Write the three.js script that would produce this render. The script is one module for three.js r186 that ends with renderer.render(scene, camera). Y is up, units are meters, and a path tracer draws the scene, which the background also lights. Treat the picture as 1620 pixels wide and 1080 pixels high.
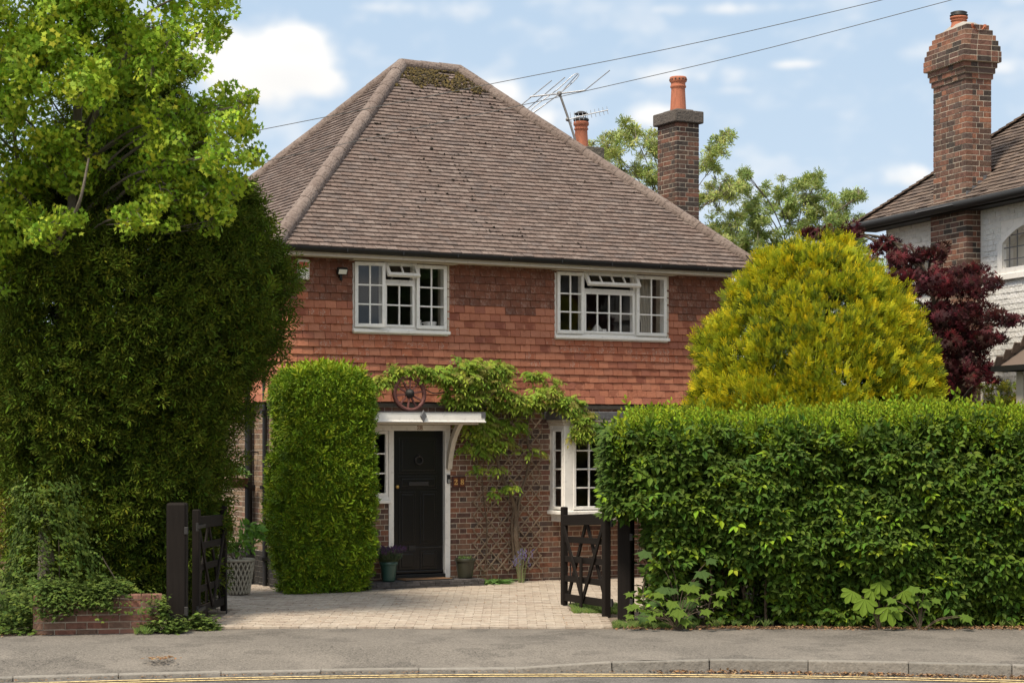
import * as THREE from 'three';
import { RoundedBoxGeometry } from 'three/addons/geometries/RoundedBoxGeometry.js';
import { mergeGeometries } from 'three/addons/utils/BufferGeometryUtils.js';
import { FontLoader } from 'three/addons/loaders/FontLoader.js';
import { TextGeometry } from 'three/addons/geometries/TextGeometry.js';

// ---------------------------------------------------------------- camera, sky, sun, exposure
const scene = new THREE.Scene();
const FOCAL = 3000, EYE = 2.05;                       // focal length in photograph pixels, eye height in metres
const camera = new THREE.PerspectiveCamera(2 * Math.atan(700 / FOCAL) * 180 / Math.PI, 1620 / 1400, 0.5, 2500);
camera.setViewOffset(1620, 1400, 0, 0, 1620, 1080);   // rising front: verticals stay vertical
camera.position.set(0, EYE, 0);
camera.lookAt(0, EYE, -10);
const renderer = new THREE.WebGLRenderer();
renderer.toneMapping = THREE.LinearToneMapping;
renderer.toneMappingExposure = 1.3;
renderer.shadowMap.enabled = true;

let seed = 1234567;
const setSeed = (s) => { seed = s >>> 0; };
const rnd = () => { seed = (seed + 0x6D2B79F5) >>> 0; let t = seed; t = Math.imul(t ^ (t >>> 15), t | 1); t ^= t + Math.imul(t ^ (t >>> 7), t | 61); return ((t ^ (t >>> 14)) >>> 0) / 4294967296; };
const rr = (a, b) => a + (b - a) * rnd();
const gs = () => (rnd() + rnd() + rnd() + rnd() - 2) * 0.87;
const pick = (a) => a[Math.floor(rnd() * a.length)];
const clamp = (x, a = 0, b = 1) => Math.min(b, Math.max(a, x));
const lerp = (a, b, t) => a + (b - a) * t;
const sstep = (a, b, x) => { const t = clamp((x - a) / (b - a)); return t * t * (3 - 2 * t); };
const V = (x, y, z) => new THREE.Vector3(x, y, z);

// lattice noise, with an optional period so that textures tile
const h3 = (x, y, z) => { let h = Math.imul(x, 374761393) ^ Math.imul(y, 668265263) ^ Math.imul(z, 2147483647 - 1274126177); h = Math.imul(h ^ (h >>> 13), 1274126177); h ^= h >>> 16; return (h >>> 0) / 4294967296; };
function noise3(x, y, z, per = 0) {
  const xi = Math.floor(x), yi = Math.floor(y), zi = Math.floor(z), fx = x - xi, fy = y - yi, fz = z - zi;
  const u = fx * fx * (3 - 2 * fx), v = fy * fy * (3 - 2 * fy), w = fz * fz * (3 - 2 * fz);
  const m = (i) => per ? ((i % per) + per) % per : i;
  const x0 = m(xi), x1 = m(xi + 1), y0 = m(yi), y1 = m(yi + 1);
  const c = (a, b, z) => h3(a, b, z);
  return lerp(lerp(lerp(c(x0, y0, zi), c(x1, y0, zi), u), lerp(c(x0, y1, zi), c(x1, y1, zi), u), v), lerp(lerp(c(x0, y0, zi + 1), c(x1, y0, zi + 1), u), lerp(c(x0, y1, zi + 1), c(x1, y1, zi + 1), u), v), w);
}
function fbm(x, y, z, oct = 4, per = 0) { let s = 0, a = 0.5, t = 0; for (let i = 0; i < oct; i++) { s += a * noise3(x, y, z + i * 17, per); t += a; x *= 2; y *= 2; z *= 2; per *= 2; a *= 0.5; } return s / t; }

// sky: pale blue air with broken bright cloud, the unseen cloud made brighter as added fill
const SUN = V(-0.46, 1.25, 0.6).normalize();
{
  const w = 4096, h = 2048, data = new Float32Array(w * h * 4);
  const lumps = [[455, 95, 70, 46, 1], [400, 120, 75, 46, .95], [340, 105, 55, 40, .8], [330, 60, 40, 30, .6], [505, 130, 45, 26, .7], [480, 60, 30, 24, .6], [790, 150, 45, 26, .7], [860, 185, 50, 26, .6], [740, 15, 60, 22, .55], [600, 12, 60, 12, .4], [1130, 18, 200, 12, .45], [1090, 120, 110, 20, .5], [1170, 148, 70, 10, .35], [1440, 285, 40, 22, .8], [1260, 108, 50, 8, .5], [1290, 258, 90, 7, .35], [1600, 125, 45, 16, .45], [1600, 20, 40, 30, .4], [1040, 185, 60, 24, .6], [870, 78, 70, 8, .35]]
    .map(([x, y, sx, sy, k]) => [Math.atan((x - 810) / FOCAL), Math.atan((700 - y) / FOCAL), sx / FOCAL, sy / FOCAL, k]);
  for (let j = 0; j < h; j++) {
    const el = ((j + .5) / h - .5) * Math.PI, y = Math.sin(el), ce = Math.cos(el);
    for (let i = 0; i < w; i++) {
      const az = ((i + .5) / w - .5) * 2 * Math.PI, x = Math.cos(az) * ce, z = Math.sin(az) * ce, o = (j * w + i) * 4;
      const up = Math.max(y, 0), k = Math.pow(1 - up, 3.2);
      let r = lerp(.28, .565, k), g = lerp(.42, .66, k), b = lerp(.6, .75, k);
      if (el > -.02) {
        const q = 1 / (up + .16), px = x * q * 1.5 + 3.1, pz = z * q * 1.5 + 7.7;
        let c = fbm(px, pz, 2.3, 5);
        const inView = z < 0 && Math.abs(Math.atan2(x, -z)) < .36 && el < .32;
        const fade = inView ? sstep(.24, .36, Math.max(Math.abs(Math.atan2(x, -z)), el * 1.1)) : 1;
        let cov = sstep(.42, .6, c) * fade, bright = 1.02 - .12 * sstep(.6, .8, c);
        if (fade < 1) {
          const a = Math.atan2(x, -z); let d = 0, base = 0;
          for (const [la, le, sa, se, kk] of lumps) { const u = (a - la) / sa, v = (el - le) / se, q2 = u * u + v * v; if (q2 < 6) { const e = kk * Math.exp(-q2 * .8); d = Math.max(d, e) + Math.min(d, e) * .3; base = Math.max(base, v < 0 ? e * Math.min(1, -v) : 0); } }
          const n = fbm(a * 42, el * 58, 5.5, 5), n2 = fbm(a * 150, el * 190, 9.1, 3);
          const cc = d + (n - .5) * .85 + (n2 - .5) * .2;
          cov = Math.max(cov, sstep(.16, .7, cc) * .96 * Math.pow(clamp(d * 1.5 + .1), .8) * (1 - fade)); cov = Math.max(cov, sstep(.4, .8, fbm(a * 34 + el * 18 + 4, el * 62 - a * 11 + 9, 3.5, 4)) * .36 * (1 - fade));
          bright = lerp(.82 - .13 * base, bright, fade);
        }
        r = lerp(r, bright * 1.02, cov); g = lerp(g, bright, cov); b = lerp(b, bright * .97, cov);
      }
      data[o] = r; data[o + 1] = g; data[o + 2] = b; data[o + 3] = 1;
    }
  }
  const sky = new THREE.DataTexture(data, w, h, THREE.RGBAFormat, THREE.FloatType);
  sky.mapping = THREE.EquirectangularReflectionMapping; sky.magFilter = THREE.LinearFilter; sky.minFilter = THREE.LinearFilter; sky.needsUpdate = true;
  scene.background = sky; scene.environment = sky;
}
const sun = new THREE.DirectionalLight(new THREE.Color().setRGB(1, .89, .73), 4.3);
sun.name = 'sun'; sun.position.copy(SUN).multiplyScalar(60).add(V(0, 0, -24)); sun.target.position.set(0, 0, -24);
sun.castShadow = true; sun.shadow.radius = 22; sun.shadow.mapSize.set(2048, 2048);
Object.assign(sun.shadow.camera, { left: -25, right: 25, top: 25, bottom: -25, near: 1, far: 160 });
scene.add(sun, sun.target);

// ---------------------------------------------------------------- helpers
const lin = (r, g, b) => new THREE.Color().setRGB(r, g, b);
const used = {};
function numbered(n) { used[n] = (used[n] ?? -1) + 1; return used[n] ? n + '_' + String(used[n]).padStart(3, '0') : n; }
function shade(o) { o.castShadow = true; o.receiveShadow = true; return o; }
function thing(name, label, category, pos = [0, 0, 0], turn = 0, group) {
  const o = new THREE.Group(); o.name = numbered(name); o.position.set(...pos); o.rotation.y = turn;
  o.userData = { label, category }; if (group) o.userData.group = group; scene.add(o); return o;
}
function part(parent, name, geo, m, kind) {
  if (Array.isArray(geo)) geo = merge(geo);
  const o = shade(new THREE.Mesh(geo, m)); o.name = parent === scene ? numbered(name) : name; if (kind) o.userData.kind = kind; parent.add(o); return o;
}
function group(parent, name) { const o = new THREE.Group(); o.name = name; parent.add(o); return o; }
function struct(name, geo, m, label) { const o = part(scene, name, geo, m, 'structure'); if (label) o.userData.label = label; return o; }
function merge(list) {
  list = list.map((g) => { g = g.index ? g.toNonIndexed() : g; for (const k of Object.keys(g.attributes)) if (!['position', 'normal', 'uv', 'color'].includes(k)) g.deleteAttribute(k); return g; });
  const col = list.some((g) => g.attributes.color);
  for (const g of list) {
    const n = g.attributes.position.count;
    if (!g.attributes.uv) g.setAttribute('uv', new THREE.BufferAttribute(new Float32Array(n * 2), 2));
    if (col && !g.attributes.color) g.setAttribute('color', new THREE.BufferAttribute(new Float32Array(n * 3).fill(1), 3));
  }
  return mergeGeometries(list);
}
function uvMetres(g, ox = 0, oy = 0) {   // box projection, in metres
  const p = g.attributes.position, n = g.attributes.normal, uv = new Float32Array(p.count * 2);
  for (let i = 0; i < p.count; i++) {
    const ax = Math.abs(n.getX(i)), ay = Math.abs(n.getY(i)), az = Math.abs(n.getZ(i));
    let a, b; if (az >= ax && az >= ay) { a = p.getX(i); b = p.getY(i); } else if (ax >= ay) { a = p.getZ(i); b = p.getY(i); } else { a = p.getX(i); b = p.getZ(i); }
    uv[i * 2] = a + ox; uv[i * 2 + 1] = b + oy;
  }
  g.setAttribute('uv', new THREE.BufferAttribute(uv, 2)); return g;
}
const bx = (x0, x1, y0, y1, z0, z1) => uvMetres(new THREE.BoxGeometry(x1 - x0, y1 - y0, z1 - z0).translate((x0 + x1) / 2, (y0 + y1) / 2, (z0 + z1) / 2), rnd() * 3, rnd() * 3);
const rb = (x0, x1, y0, y1, z0, z1, r = .006) => uvMetres(new RoundedBoxGeometry(x1 - x0, y1 - y0, z1 - z0, 2, Math.min(r, (x1 - x0) / 2.1, (y1 - y0) / 2.1, (z1 - z0) / 2.1)).translate((x0 + x1) / 2, (y0 + y1) / 2, (z0 + z1) / 2), rnd() * 3, rnd() * 3);
function bar(a, b, w, d, up = V(0, 0, 1)) {   // a squared bar from a to b, w across, d along up
  const L = a.distanceTo(b), y = b.clone().sub(a).normalize(), x = y.clone().cross(up).normalize(), z = x.clone().cross(y);
  const g = uvMetres(new RoundedBoxGeometry(w, L, d, 1, Math.min(w, d) * .12), rnd() * 3, rnd() * 3);
  return g.applyMatrix4(new THREE.Matrix4().makeBasis(x, y, z).setPosition(a.clone().add(b).multiplyScalar(.5)));
}
function limb(pts, r0, r1, sides = 7, wob = 0) {   // a tapering branch along points
  const curve = new THREE.CatmullRomCurve3(pts), n = Math.max(3, pts.length * 4), P = [], U = [], I = [];
  const fr = curve.computeFrenetFrames(n, false);
  for (let i = 0; i <= n; i++) {
    const c = curve.getPoint(i / n), r = lerp(r0, r1, Math.pow(i / n, .8)) * (1 + wob * (rnd() - .5));
    for (let k = 0; k <= sides; k++) { const a = k / sides * 2 * Math.PI, q = c.clone().addScaledVector(fr.normals[i], Math.cos(a) * r).addScaledVector(fr.binormals[i], Math.sin(a) * r); P.push(q.x, q.y, q.z); U.push(k / sides * .4, i / n * 2); }
  }
  for (let i = 0; i < n; i++) for (let k = 0; k < sides; k++) { const a = i * (sides + 1) + k, b = a + sides + 1; I.push(a, b, a + 1, b, b + 1, a + 1); }
  const g = new THREE.BufferGeometry(); g.setAttribute('position', new THREE.Float32BufferAttribute(P, 3)); g.setAttribute('uv', new THREE.Float32BufferAttribute(U, 2)); g.setIndex(I); g.computeVertexNormals(); return g;
}
const tube = (pts, r, sides = 6) => limb(pts, r, r, sides);
class Batch {   // many copies of small shapes joined into one geometry
  constructor() { this.p = []; this.n = []; this.u = []; this.c = []; }
  add(geo, m, col) {
    const g = geo.index ? geo.toNonIndexed() : geo, p = g.attributes.position, n = g.attributes.normal, u = g.attributes.uv, gc = g.attributes.color, v = new THREE.Vector3(), nm = new THREE.Matrix3().getNormalMatrix(m);
    for (let i = 0; i < p.count; i++) {
      v.fromBufferAttribute(p, i).applyMatrix4(m); this.p.push(v.x, v.y, v.z);
      v.fromBufferAttribute(n, i).applyMatrix3(nm).normalize(); this.n.push(v.x, v.y, v.z);
      u ? this.u.push(u.getX(i), u.getY(i)) : this.u.push(0, 0);
      const k = gc ? [gc.getX(i), gc.getY(i), gc.getZ(i)] : [1, 1, 1];
      if (col) this.c.push(col.r * k[0], col.g * k[1], col.b * k[2]); else this.c.push(...k);
    }
    return this;
  }
  geo() {
    const g = new THREE.BufferGeometry();
    g.setAttribute('position', new THREE.Float32BufferAttribute(this.p, 3)); g.setAttribute('normal', new THREE.Float32BufferAttribute(this.n, 3));
    g.setAttribute('uv', new THREE.Float32BufferAttribute(this.u, 2)); g.setAttribute('color', new THREE.Float32BufferAttribute(this.c, 3)); return g;
  }
}
// a point of the world from where it lies in the photograph and how far away it is
const at = (px, py, Z) => V((px - 810) / FOCAL * Z, EYE + (700 - py) / FOCAL * Z, -Z);

// textures: colour grain only
function tex(size, f, srgb = true) {
  const d = new Uint8Array(size * size * 4), e = (x) => srgb ? (x <= .0031308 ? x * 12.92 : 1.055 * Math.pow(x, 1 / 2.4) - .055) : x;
  for (let j = 0; j < size; j++) for (let i = 0; i < size; i++) { let c = f(i / size, j / size); if (!Array.isArray(c)) c = [c, c, c]; const o = (j * size + i) * 4; for (let k = 0; k < 3; k++) d[o + k] = Math.round(255 * e(clamp(c[k]))); d[o + 3] = 255; }
  const t = new THREE.DataTexture(d, size, size); t.wrapS = t.wrapT = THREE.RepeatWrapping; t.magFilter = THREE.LinearFilter; t.minFilter = THREE.LinearMipmapLinearFilter; t.generateMipmaps = true;
  if (srgb) t.colorSpace = THREE.SRGBColorSpace; t.needsUpdate = true; return t;
}
const N = (u, v, k, z, o = 3) => fbm(u * k, v * k, z, o, k);
const tGrain = tex(512, (u, v) => .62 + .38 * N(u, v, 24, 1, 4) - .12 * sstep(.62, .7, N(u, v, 60, 5, 2)));
const tBump = tex(512, (u, v) => N(u, v, 40, 3, 4), false);
const tMottle = tex(512, (u, v) => .55 + .45 * sstep(.3, .7, N(u, v, 5, 8, 5)));
const mix3 = (a, b, t) => [lerp(a[0], b[0], t), lerp(a[1], b[1], t), lerp(a[2], b[2], t)];
const tHung = tex(1024, (u, v) => { let c = mix3([.84, .78, .72], [1, 1, 1], N(u, v, 14, 1, 4)); c = mix3(c, [.55, .42, .38], .7 * sstep(.6, .72, N(u, v, 9, 31, 4))); return c; });
const tHungOldShade = tex(1024, (u, v) => { let c = mix3([.16, .07, .045], [.34, .13, .075], N(u, v, 14, 1, 4)); const s = fbm(u * 160, v * 40, 4, 2, 40); c = mix3(c, [.4, .3, .25], .65 * sstep(.55, .68, s) * sstep(.36, .6, N(u, v, 12, 9, 3))); return c; });
const tHungLichen = tex(1024, (u, v) => { let c = mix3([.36, .115, .06], [.46, .155, .08], N(u, v, 14, 1, 4)); c = mix3(c, [.5, .4, .33], .6 * sstep(.56, .66, N(u, v, 90, 3, 3)) * sstep(.36, .6, N(u, v, 12, 9, 3))); return c; });
const tRoof = tex(1024, (u, v) => { let c = mix3([.66, .62, .6], [1, 1, 1], N(u, v, 20, 1, 4)); c = mix3(c, [.4, .36, .34], .7 * sstep(.62, .72, N(u, v, 28, 31, 3))); c = mix3(c, [1, 1, .98], .6 * sstep(.64, .72, N(u, v, 36, 51, 3))); return c; });
const tBrick = tex(1024, (u, v) => { let c = mix3([.6, .58, .56], [1, 1, 1], N(u, v, 22, 1, 4)); c = mix3(c, [.42, .4, .4], .6 * sstep(.58, .7, N(u, v, 12, 31, 4))); return c; });
const tAsphalt = tex(1024, (u, v) => { const f = N(u, v, 260, 2, 2), g = N(u, v, 330, 7, 1); return -.16 * sstep(.56, .7, N(u, v, 9, 21, 4)) + .12 * sstep(.58, .7, N(u, v, 7, 41, 4)) + clamp(.5 + .42 * f + .3 * sstep(.66, .85, g) - .3 * sstep(.66, .9, 1 - g) + .3 * (N(u, v, 5, 9, 4) - .5)); });
tAsphalt.repeat.set(.31, .31);
const tWood = tex(512, (u, v) => .6 + .4 * fbm(u * 60, v * 4, 3, 3, 4));
const tPaint = tex(512, (u, v) => .86 + .14 * N(u, v, 10, 4, 4) - .1 * sstep(.66, .74, N(u, v, 22, 8, 3)));
const tEarth = tex(512, (u, v) => mix3([.45, .4, .34], [1, .95, .88], N(u, v, 30, 2, 4)));
function mat(c, o = {}) { const C = c.isColor ? c : new THREE.Color(c); return new (o.transmission !== undefined || o.clearcoat || o.specularIntensity !== undefined ? THREE.MeshPhysicalMaterial : THREE.MeshStandardMaterial)({ color: C, roughness: .85, ...o }); }
const grain = (c, o = {}) => mat(c, { map: tGrain, bumpMap: tBump, bumpScale: .003, ...o });

const M = {
  mortar: grain(lin(.6, .52, .41)), mortarDark: grain(lin(.2, .17, .14)),
  white: mat(lin(.88, .85, .8), { roughness: .42, map: tPaint }), cream: mat(lin(.62, .55, .45), { roughness: .6, map: tPaint }),
  black: mat(lin(.008, .008, .008), { roughness: .6 }), blackWood: mat(lin(.013, .0095, .0075), { specularIntensity: .35, roughness: .75, map: tWood, bumpMap: tWood, bumpScale: .003 }),
  doorBlack: mat(lin(.006, .006, .007), { roughness: .3, bumpMap: tWood, bumpScale: .001 }), pipe: mat(lin(.012, .012, .013), { roughness: .45 }),
  lead: grain(lin(.14, .14, .15), { roughness: .6 }), steel: mat(lin(.42, .42, .43), { roughness: .45, metalness: .8 }), dullSteel: mat(lin(.2, .19, .18), { roughness: .6, metalness: .5 }),
  brass: mat(lin(.5, .34, .12), { roughness: .35, metalness: .9 }), iron: mat(lin(.03, .028, .027), { roughness: .6, metalness: .3 }),
  terracotta: grain(lin(.5, .17, .09), { roughness: .8 }), soot: grain(lin(.05, .045, .04)),
  room: mat(lin(.17, .15, .13), { roughness: .95 }), roomFloor: mat(lin(.05, .035, .025), { roughness: .8 }),
  glass: mat(lin(1, 1, 1), { transmission: 1, roughness: 0, thickness: 0, ior: 1.52, specularIntensity: .5 }),
  bark: grain(lin(.11, .085, .06), { roughness: .95, bumpScale: .012 }), barkPale: grain(lin(.2, .17, .13), { roughness: .95, bumpScale: .01 }), twig: mat(lin(.09, .06, .04)), stem: grain(lin(.17, .12, .08), { bumpScale: .008 }),
  trellis: grain(lin(.31, .225, .155), { roughness: .9 }), concrete: grain(lin(.4, .37, .33)), curtain: mat(lin(.62, .58, .5), { roughness: .95 }),
  soil: mat(lin(.06, .042, .028), { map: tEarth, bumpMap: tBump, bumpScale: .03, roughness: 1 }),
};
const leafMat = (o = {}) => mat(lin(1, 1, 1), { transmission: .32, roughness: .62, thickness: 0, vertexColors: true, side: THREE.DoubleSide, ior: 1.4, specularIntensity: .35, ...o });
M.leaf = leafMat(); M.leafDull = leafMat({ roughness: .8, transmission: .2 });

// pieces of a wall or roof: the largest in view as meshes of their own, the rest joined
const boxVariants = (w, h, d) => Array.from({ length: 8 }, () => {
  const g = new THREE.BoxGeometry(w, h, d); uvMetres(g, rnd(), rnd());
  return new THREE.BoxGeometry(1, 1, 1).setAttribute('uv', g.attributes.uv);
});
function pieces(parent, name, list, variants, mats, vmat, limit = 300) {
  list.sort((a, b) => (b.s ?? 0) - (a.s ?? 0));
  const rest = new Map();
  list.forEach((it, i) => {
    const g = variants[it.v ?? Math.floor(rnd() * variants.length)];
    if (i < limit) { const o = shade(new THREE.Mesh(g, mats[it.c])); o.name = name; it.m.decompose(o.position, o.quaternion, o.scale); parent.add(o); }
    else { const k = mats[it.c].userData.set ?? 0; if (!rest.has(k)) rest.set(k, new Batch()); rest.get(k).add(g, it.m, mats[it.c].color); }
  });
  for (const [k, b] of rest) part(parent, name + '_courses', b.geo(), vmat[k], 'stuff');
}
const BM = (x, y, z, sx, sy, sz, ry = 0, rx = 0, rz = 0) => new THREE.Matrix4().compose(V(x, y, z), new THREE.Quaternion().setFromEuler(new THREE.Euler(rx, ry, rz)), V(sx, sy, sz));
const tinted = (cols, o, set = 0) => cols.map((c) => { const m = mat(c, o); m.userData.set = set; return m; });
const vcol = (o) => mat(lin(1, 1, 1), { ...o, vertexColors: true });
const brickLook = { map: tBrick, bumpMap: tBump, bumpScale: .006, roughness: .92 };
const BRICK = { mats: tinted([lin(.235, .11, .076), lin(.19, .092, .067), lin(.145, .077, .06), lin(.29, .125, .075), lin(.115, .076, .063), lin(.2, .112, .08), lin(.26, .14, .092)], brickLook), v: [vcol(brickLook)], box: boxVariants(.215, .065, .1) };
const BRICKDARK = { mats: tinted([lin(.105, .06, .045), lin(.08, .05, .04), lin(.15, .075, .052), lin(.06, .045, .038), lin(.19, .085, .055), lin(.12, .07, .05)], brickLook), v: [vcol(brickLook)], box: BRICK.box };
const BRICKPALE = { mats: tinted([lin(.3, .2, .13), lin(.25, .17, .11), lin(.2, .13, .09), lin(.34, .24, .16), lin(.27, .15, .1)], brickLook), v: [vcol(brickLook)], box: BRICK.box };  // paler brick tones; on the side wall they carry its sunlit look
const BRICKWHITE = { mats: tinted([lin(.8, .79, .76), lin(.77, .76, .73), lin(.82, .81, .79)], { bumpMap: tBump, bumpScale: .01, roughness: .8, map: tPaint }), v: [vcol({ bumpMap: tBump, bumpScale: .01, roughness: .8, map: tPaint })], box: BRICK.box };
const BRICKGREY = { mats: tinted([lin(.085, .08, .08), lin(.11, .1, .1), lin(.07, .065, .066)], brickLook), v: [vcol(brickLook)], box: BRICK.box };
// bricks of a face that runs along x; place(x, y) gives the matrix
function brickList(L, H, place, { holes = [], y0 = 0, bond = 'flemish', score = () => 0, nm = 6, pal, depth = .06, first = 0, end = true } = {}) {
  const out = [], rows = Math.round(H / .075);
  for (let r = 0; r < rows; r++) {
    const y = y0 + r * .075 + .0375; let x = bond === 'flemish' ? (r % 2 ? -.16 : 0) : (r % 2 ? -.1125 : 0), k = r % 2 ? 0 : first;
    while (x < L - .01) {
      const w = bond === 'flemish' ? (k % 2 ? .1025 : .215) : .215; k++;
      let a = Math.max(0, x), b = Math.min(L, x + w); if (L - b < .055) b = L; x = b === L && x + w > L - .056 ? L : x + w + .01;
      let spans = [[a, b]];
      for (const [hx0, hx1, hy0, hy1] of holes) if (y > hy0 - .02 && y < hy1 + .02) spans = spans.flatMap(([p, q]) => [[p, Math.min(q, hx0)], [Math.max(p, hx1), q]].filter(([s, t]) => t - s > .02 && !(s >= hx0 && t <= hx1)));
      for (const [p, q] of spans) if (q - p > .025) out.push({ m: place((p + q) / 2, y, q - p, .0635 + rr(-.002, .002), depth + rr(-.003, .003)), c: pal ? pal(r, k) : Math.floor(rnd() * nm), s: score((p + q) / 2, y) });
    }
  }
  return out;
}

console.log('helpers ready');
// ---------------------------------------------------------------- the house
const TURN = Math.atan(FOCAL / 5600), HOUSE = V(-3.024, 0, -25.835);     // its front left corner; x runs along the front, z towards the road
const HW = 7.23, HD = 6.23, OVER = .37, EAVE = 4.7, HIP = 3.485, RISE = 3.34, TILEFOOT = 2.62;
const house = thing('detached_house', 'tile hung brick house with hipped brown roof and black front door', 'house', HOUSE.toArray(), TURN);
const toWorld = (u, v, w) => V(u, v, w).applyAxisAngle(V(0, 1, 0), TURN).add(HOUSE);
const onHouse = (name, label, cat, u, v, w, grp) => thing(name, label, cat, toWorld(u, v, w).toArray(), TURN, grp);
const WIN1 = [.91, 2.36, 3.62, 4.565], WIN2 = [4.12, 6.06, 3.62, 4.565], DOORH = [1.47, 2.43, .13, 2.3], SIDEL = [1.0, 1.47, 1.25, 2.3], BAY = [4.06, 6.2, 1.06, 2.3];
setSeed(11);
{ // core walls, floors and ceiling
  const sh = new THREE.Shape([[0, 0], [HW, 0], [HW, 4.66], [0, 4.66]].map(([x, y]) => new THREE.Vector2(x, y)));
  const hole = (a, b, c, d) => sh.holes.push(new THREE.Path([[a, c], [a, d], [b, d], [b, c]].map(([x, y]) => new THREE.Vector2(x, y))));
  hole(...WIN1); hole(...WIN2); hole(BAY[0] + .05, BAY[1] - .05, BAY[2], BAY[3]);
  sh.holes.push(new THREE.Path([[SIDEL[0], 1.25], [SIDEL[0], 2.3], [DOORH[1], 2.3], [DOORH[1], .13], [DOORH[0], .13], [DOORH[0], 1.25]].map(([x, y]) => new THREE.Vector2(x, y))));
  const front = new THREE.ExtrudeGeometry(sh, { depth: .25, bevelEnabled: false }).translate(0, 0, -.253);
  part(house, 'mortar_wall', [front, bx(.003, .25, 0, 4.66, -HD, -.262), bx(HW - .25, HW - .008, 0, 4.66, -HD, -.262), bx(.252, HW - .252, 0, 4.66, -HD, -HD + .25)], M.mortar);
  part(house, 'inside_floor', [bx(.255, HW - .255, .02, .12, -HD + .26, -.265), bx(.255, HW - .255, 2.42, 2.58, -HD + .26, -.265)], M.roomFloor);
  part(house, 'inside_wall', [bx(.255, HW - .255, 4.58, 4.65, -HD + .26, -.265), bx(.255, HW - .255, .13, 4.57, -3.3, -3.2), bx(3.3, 3.4, .13, 2.41, -3.19, -.27), bx(3.1, 3.2, 2.59, 4.57, -3.19, -.27), bx(.256, .27, .13, 4.57, -3.19, -.27), bx(HW - .27, HW - .256, .13, 4.57, -3.19, -.27)], M.room);
}
{ // brickwork of the ground floor
  const wall = group(house, 'brick_wall');
  const holes = [[DOORH[0] - .0, DOORH[1], 0, 2.3], [SIDEL[0], SIDEL[1] + .02, 1.25, 2.3], [BAY[0], BAY[1], 1.0, 2.34]];
  const list = brickList(HW, TILEFOOT, (x, y, w, h, d) => BM(x, y, -d / 2 + rr(-.001, .002), w, h, d), { holes, nm: 7, score: (x, y) => (x > 2.4 && x < 4.2 && y < 2.4 ? 100 : x > 1.0 && x < 1.5 && y < 1.3 ? 90 : x > 4.1 && x < 4.9 && y < 1.1 ? 80 : 0) + rnd() * 20 });
  pieces(wall, 'brick', list, BRICK.box, BRICK.mats, BRICK.v);
  // left return: bricks coloured paler to look sunlit, above a tarred plinth
  const side = group(house, 'side_brick_wall');
  const sl = brickList(HD, TILEFOOT - .525, (x, y, w, h, d) => BM(d / 2 + rr(-.002, .001), y, -x, w, h, d, Math.PI / 2), { y0: .525, nm: 5, score: (x, y) => (x < 2.2 ? 100 - x * 10 : 0) + rnd() * 5 });
  pieces(side, 'brick', sl, BRICKPALE.box, BRICKPALE.mats, BRICKPALE.v);
  const tar = { ...brickLook, roughness: .7 };
  const pl = brickList(HD, .525, (x, y, w, h, d) => BM(d / 2 - .012, y, -x, w, h, d, Math.PI / 2), { nm: 2 });
  pieces(side, 'plinth_brick', pl, BRICK.box, tinted([lin(.02, .018, .016), lin(.028, .024, .02)], tar), [vcol(tar)], 60);
}
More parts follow.
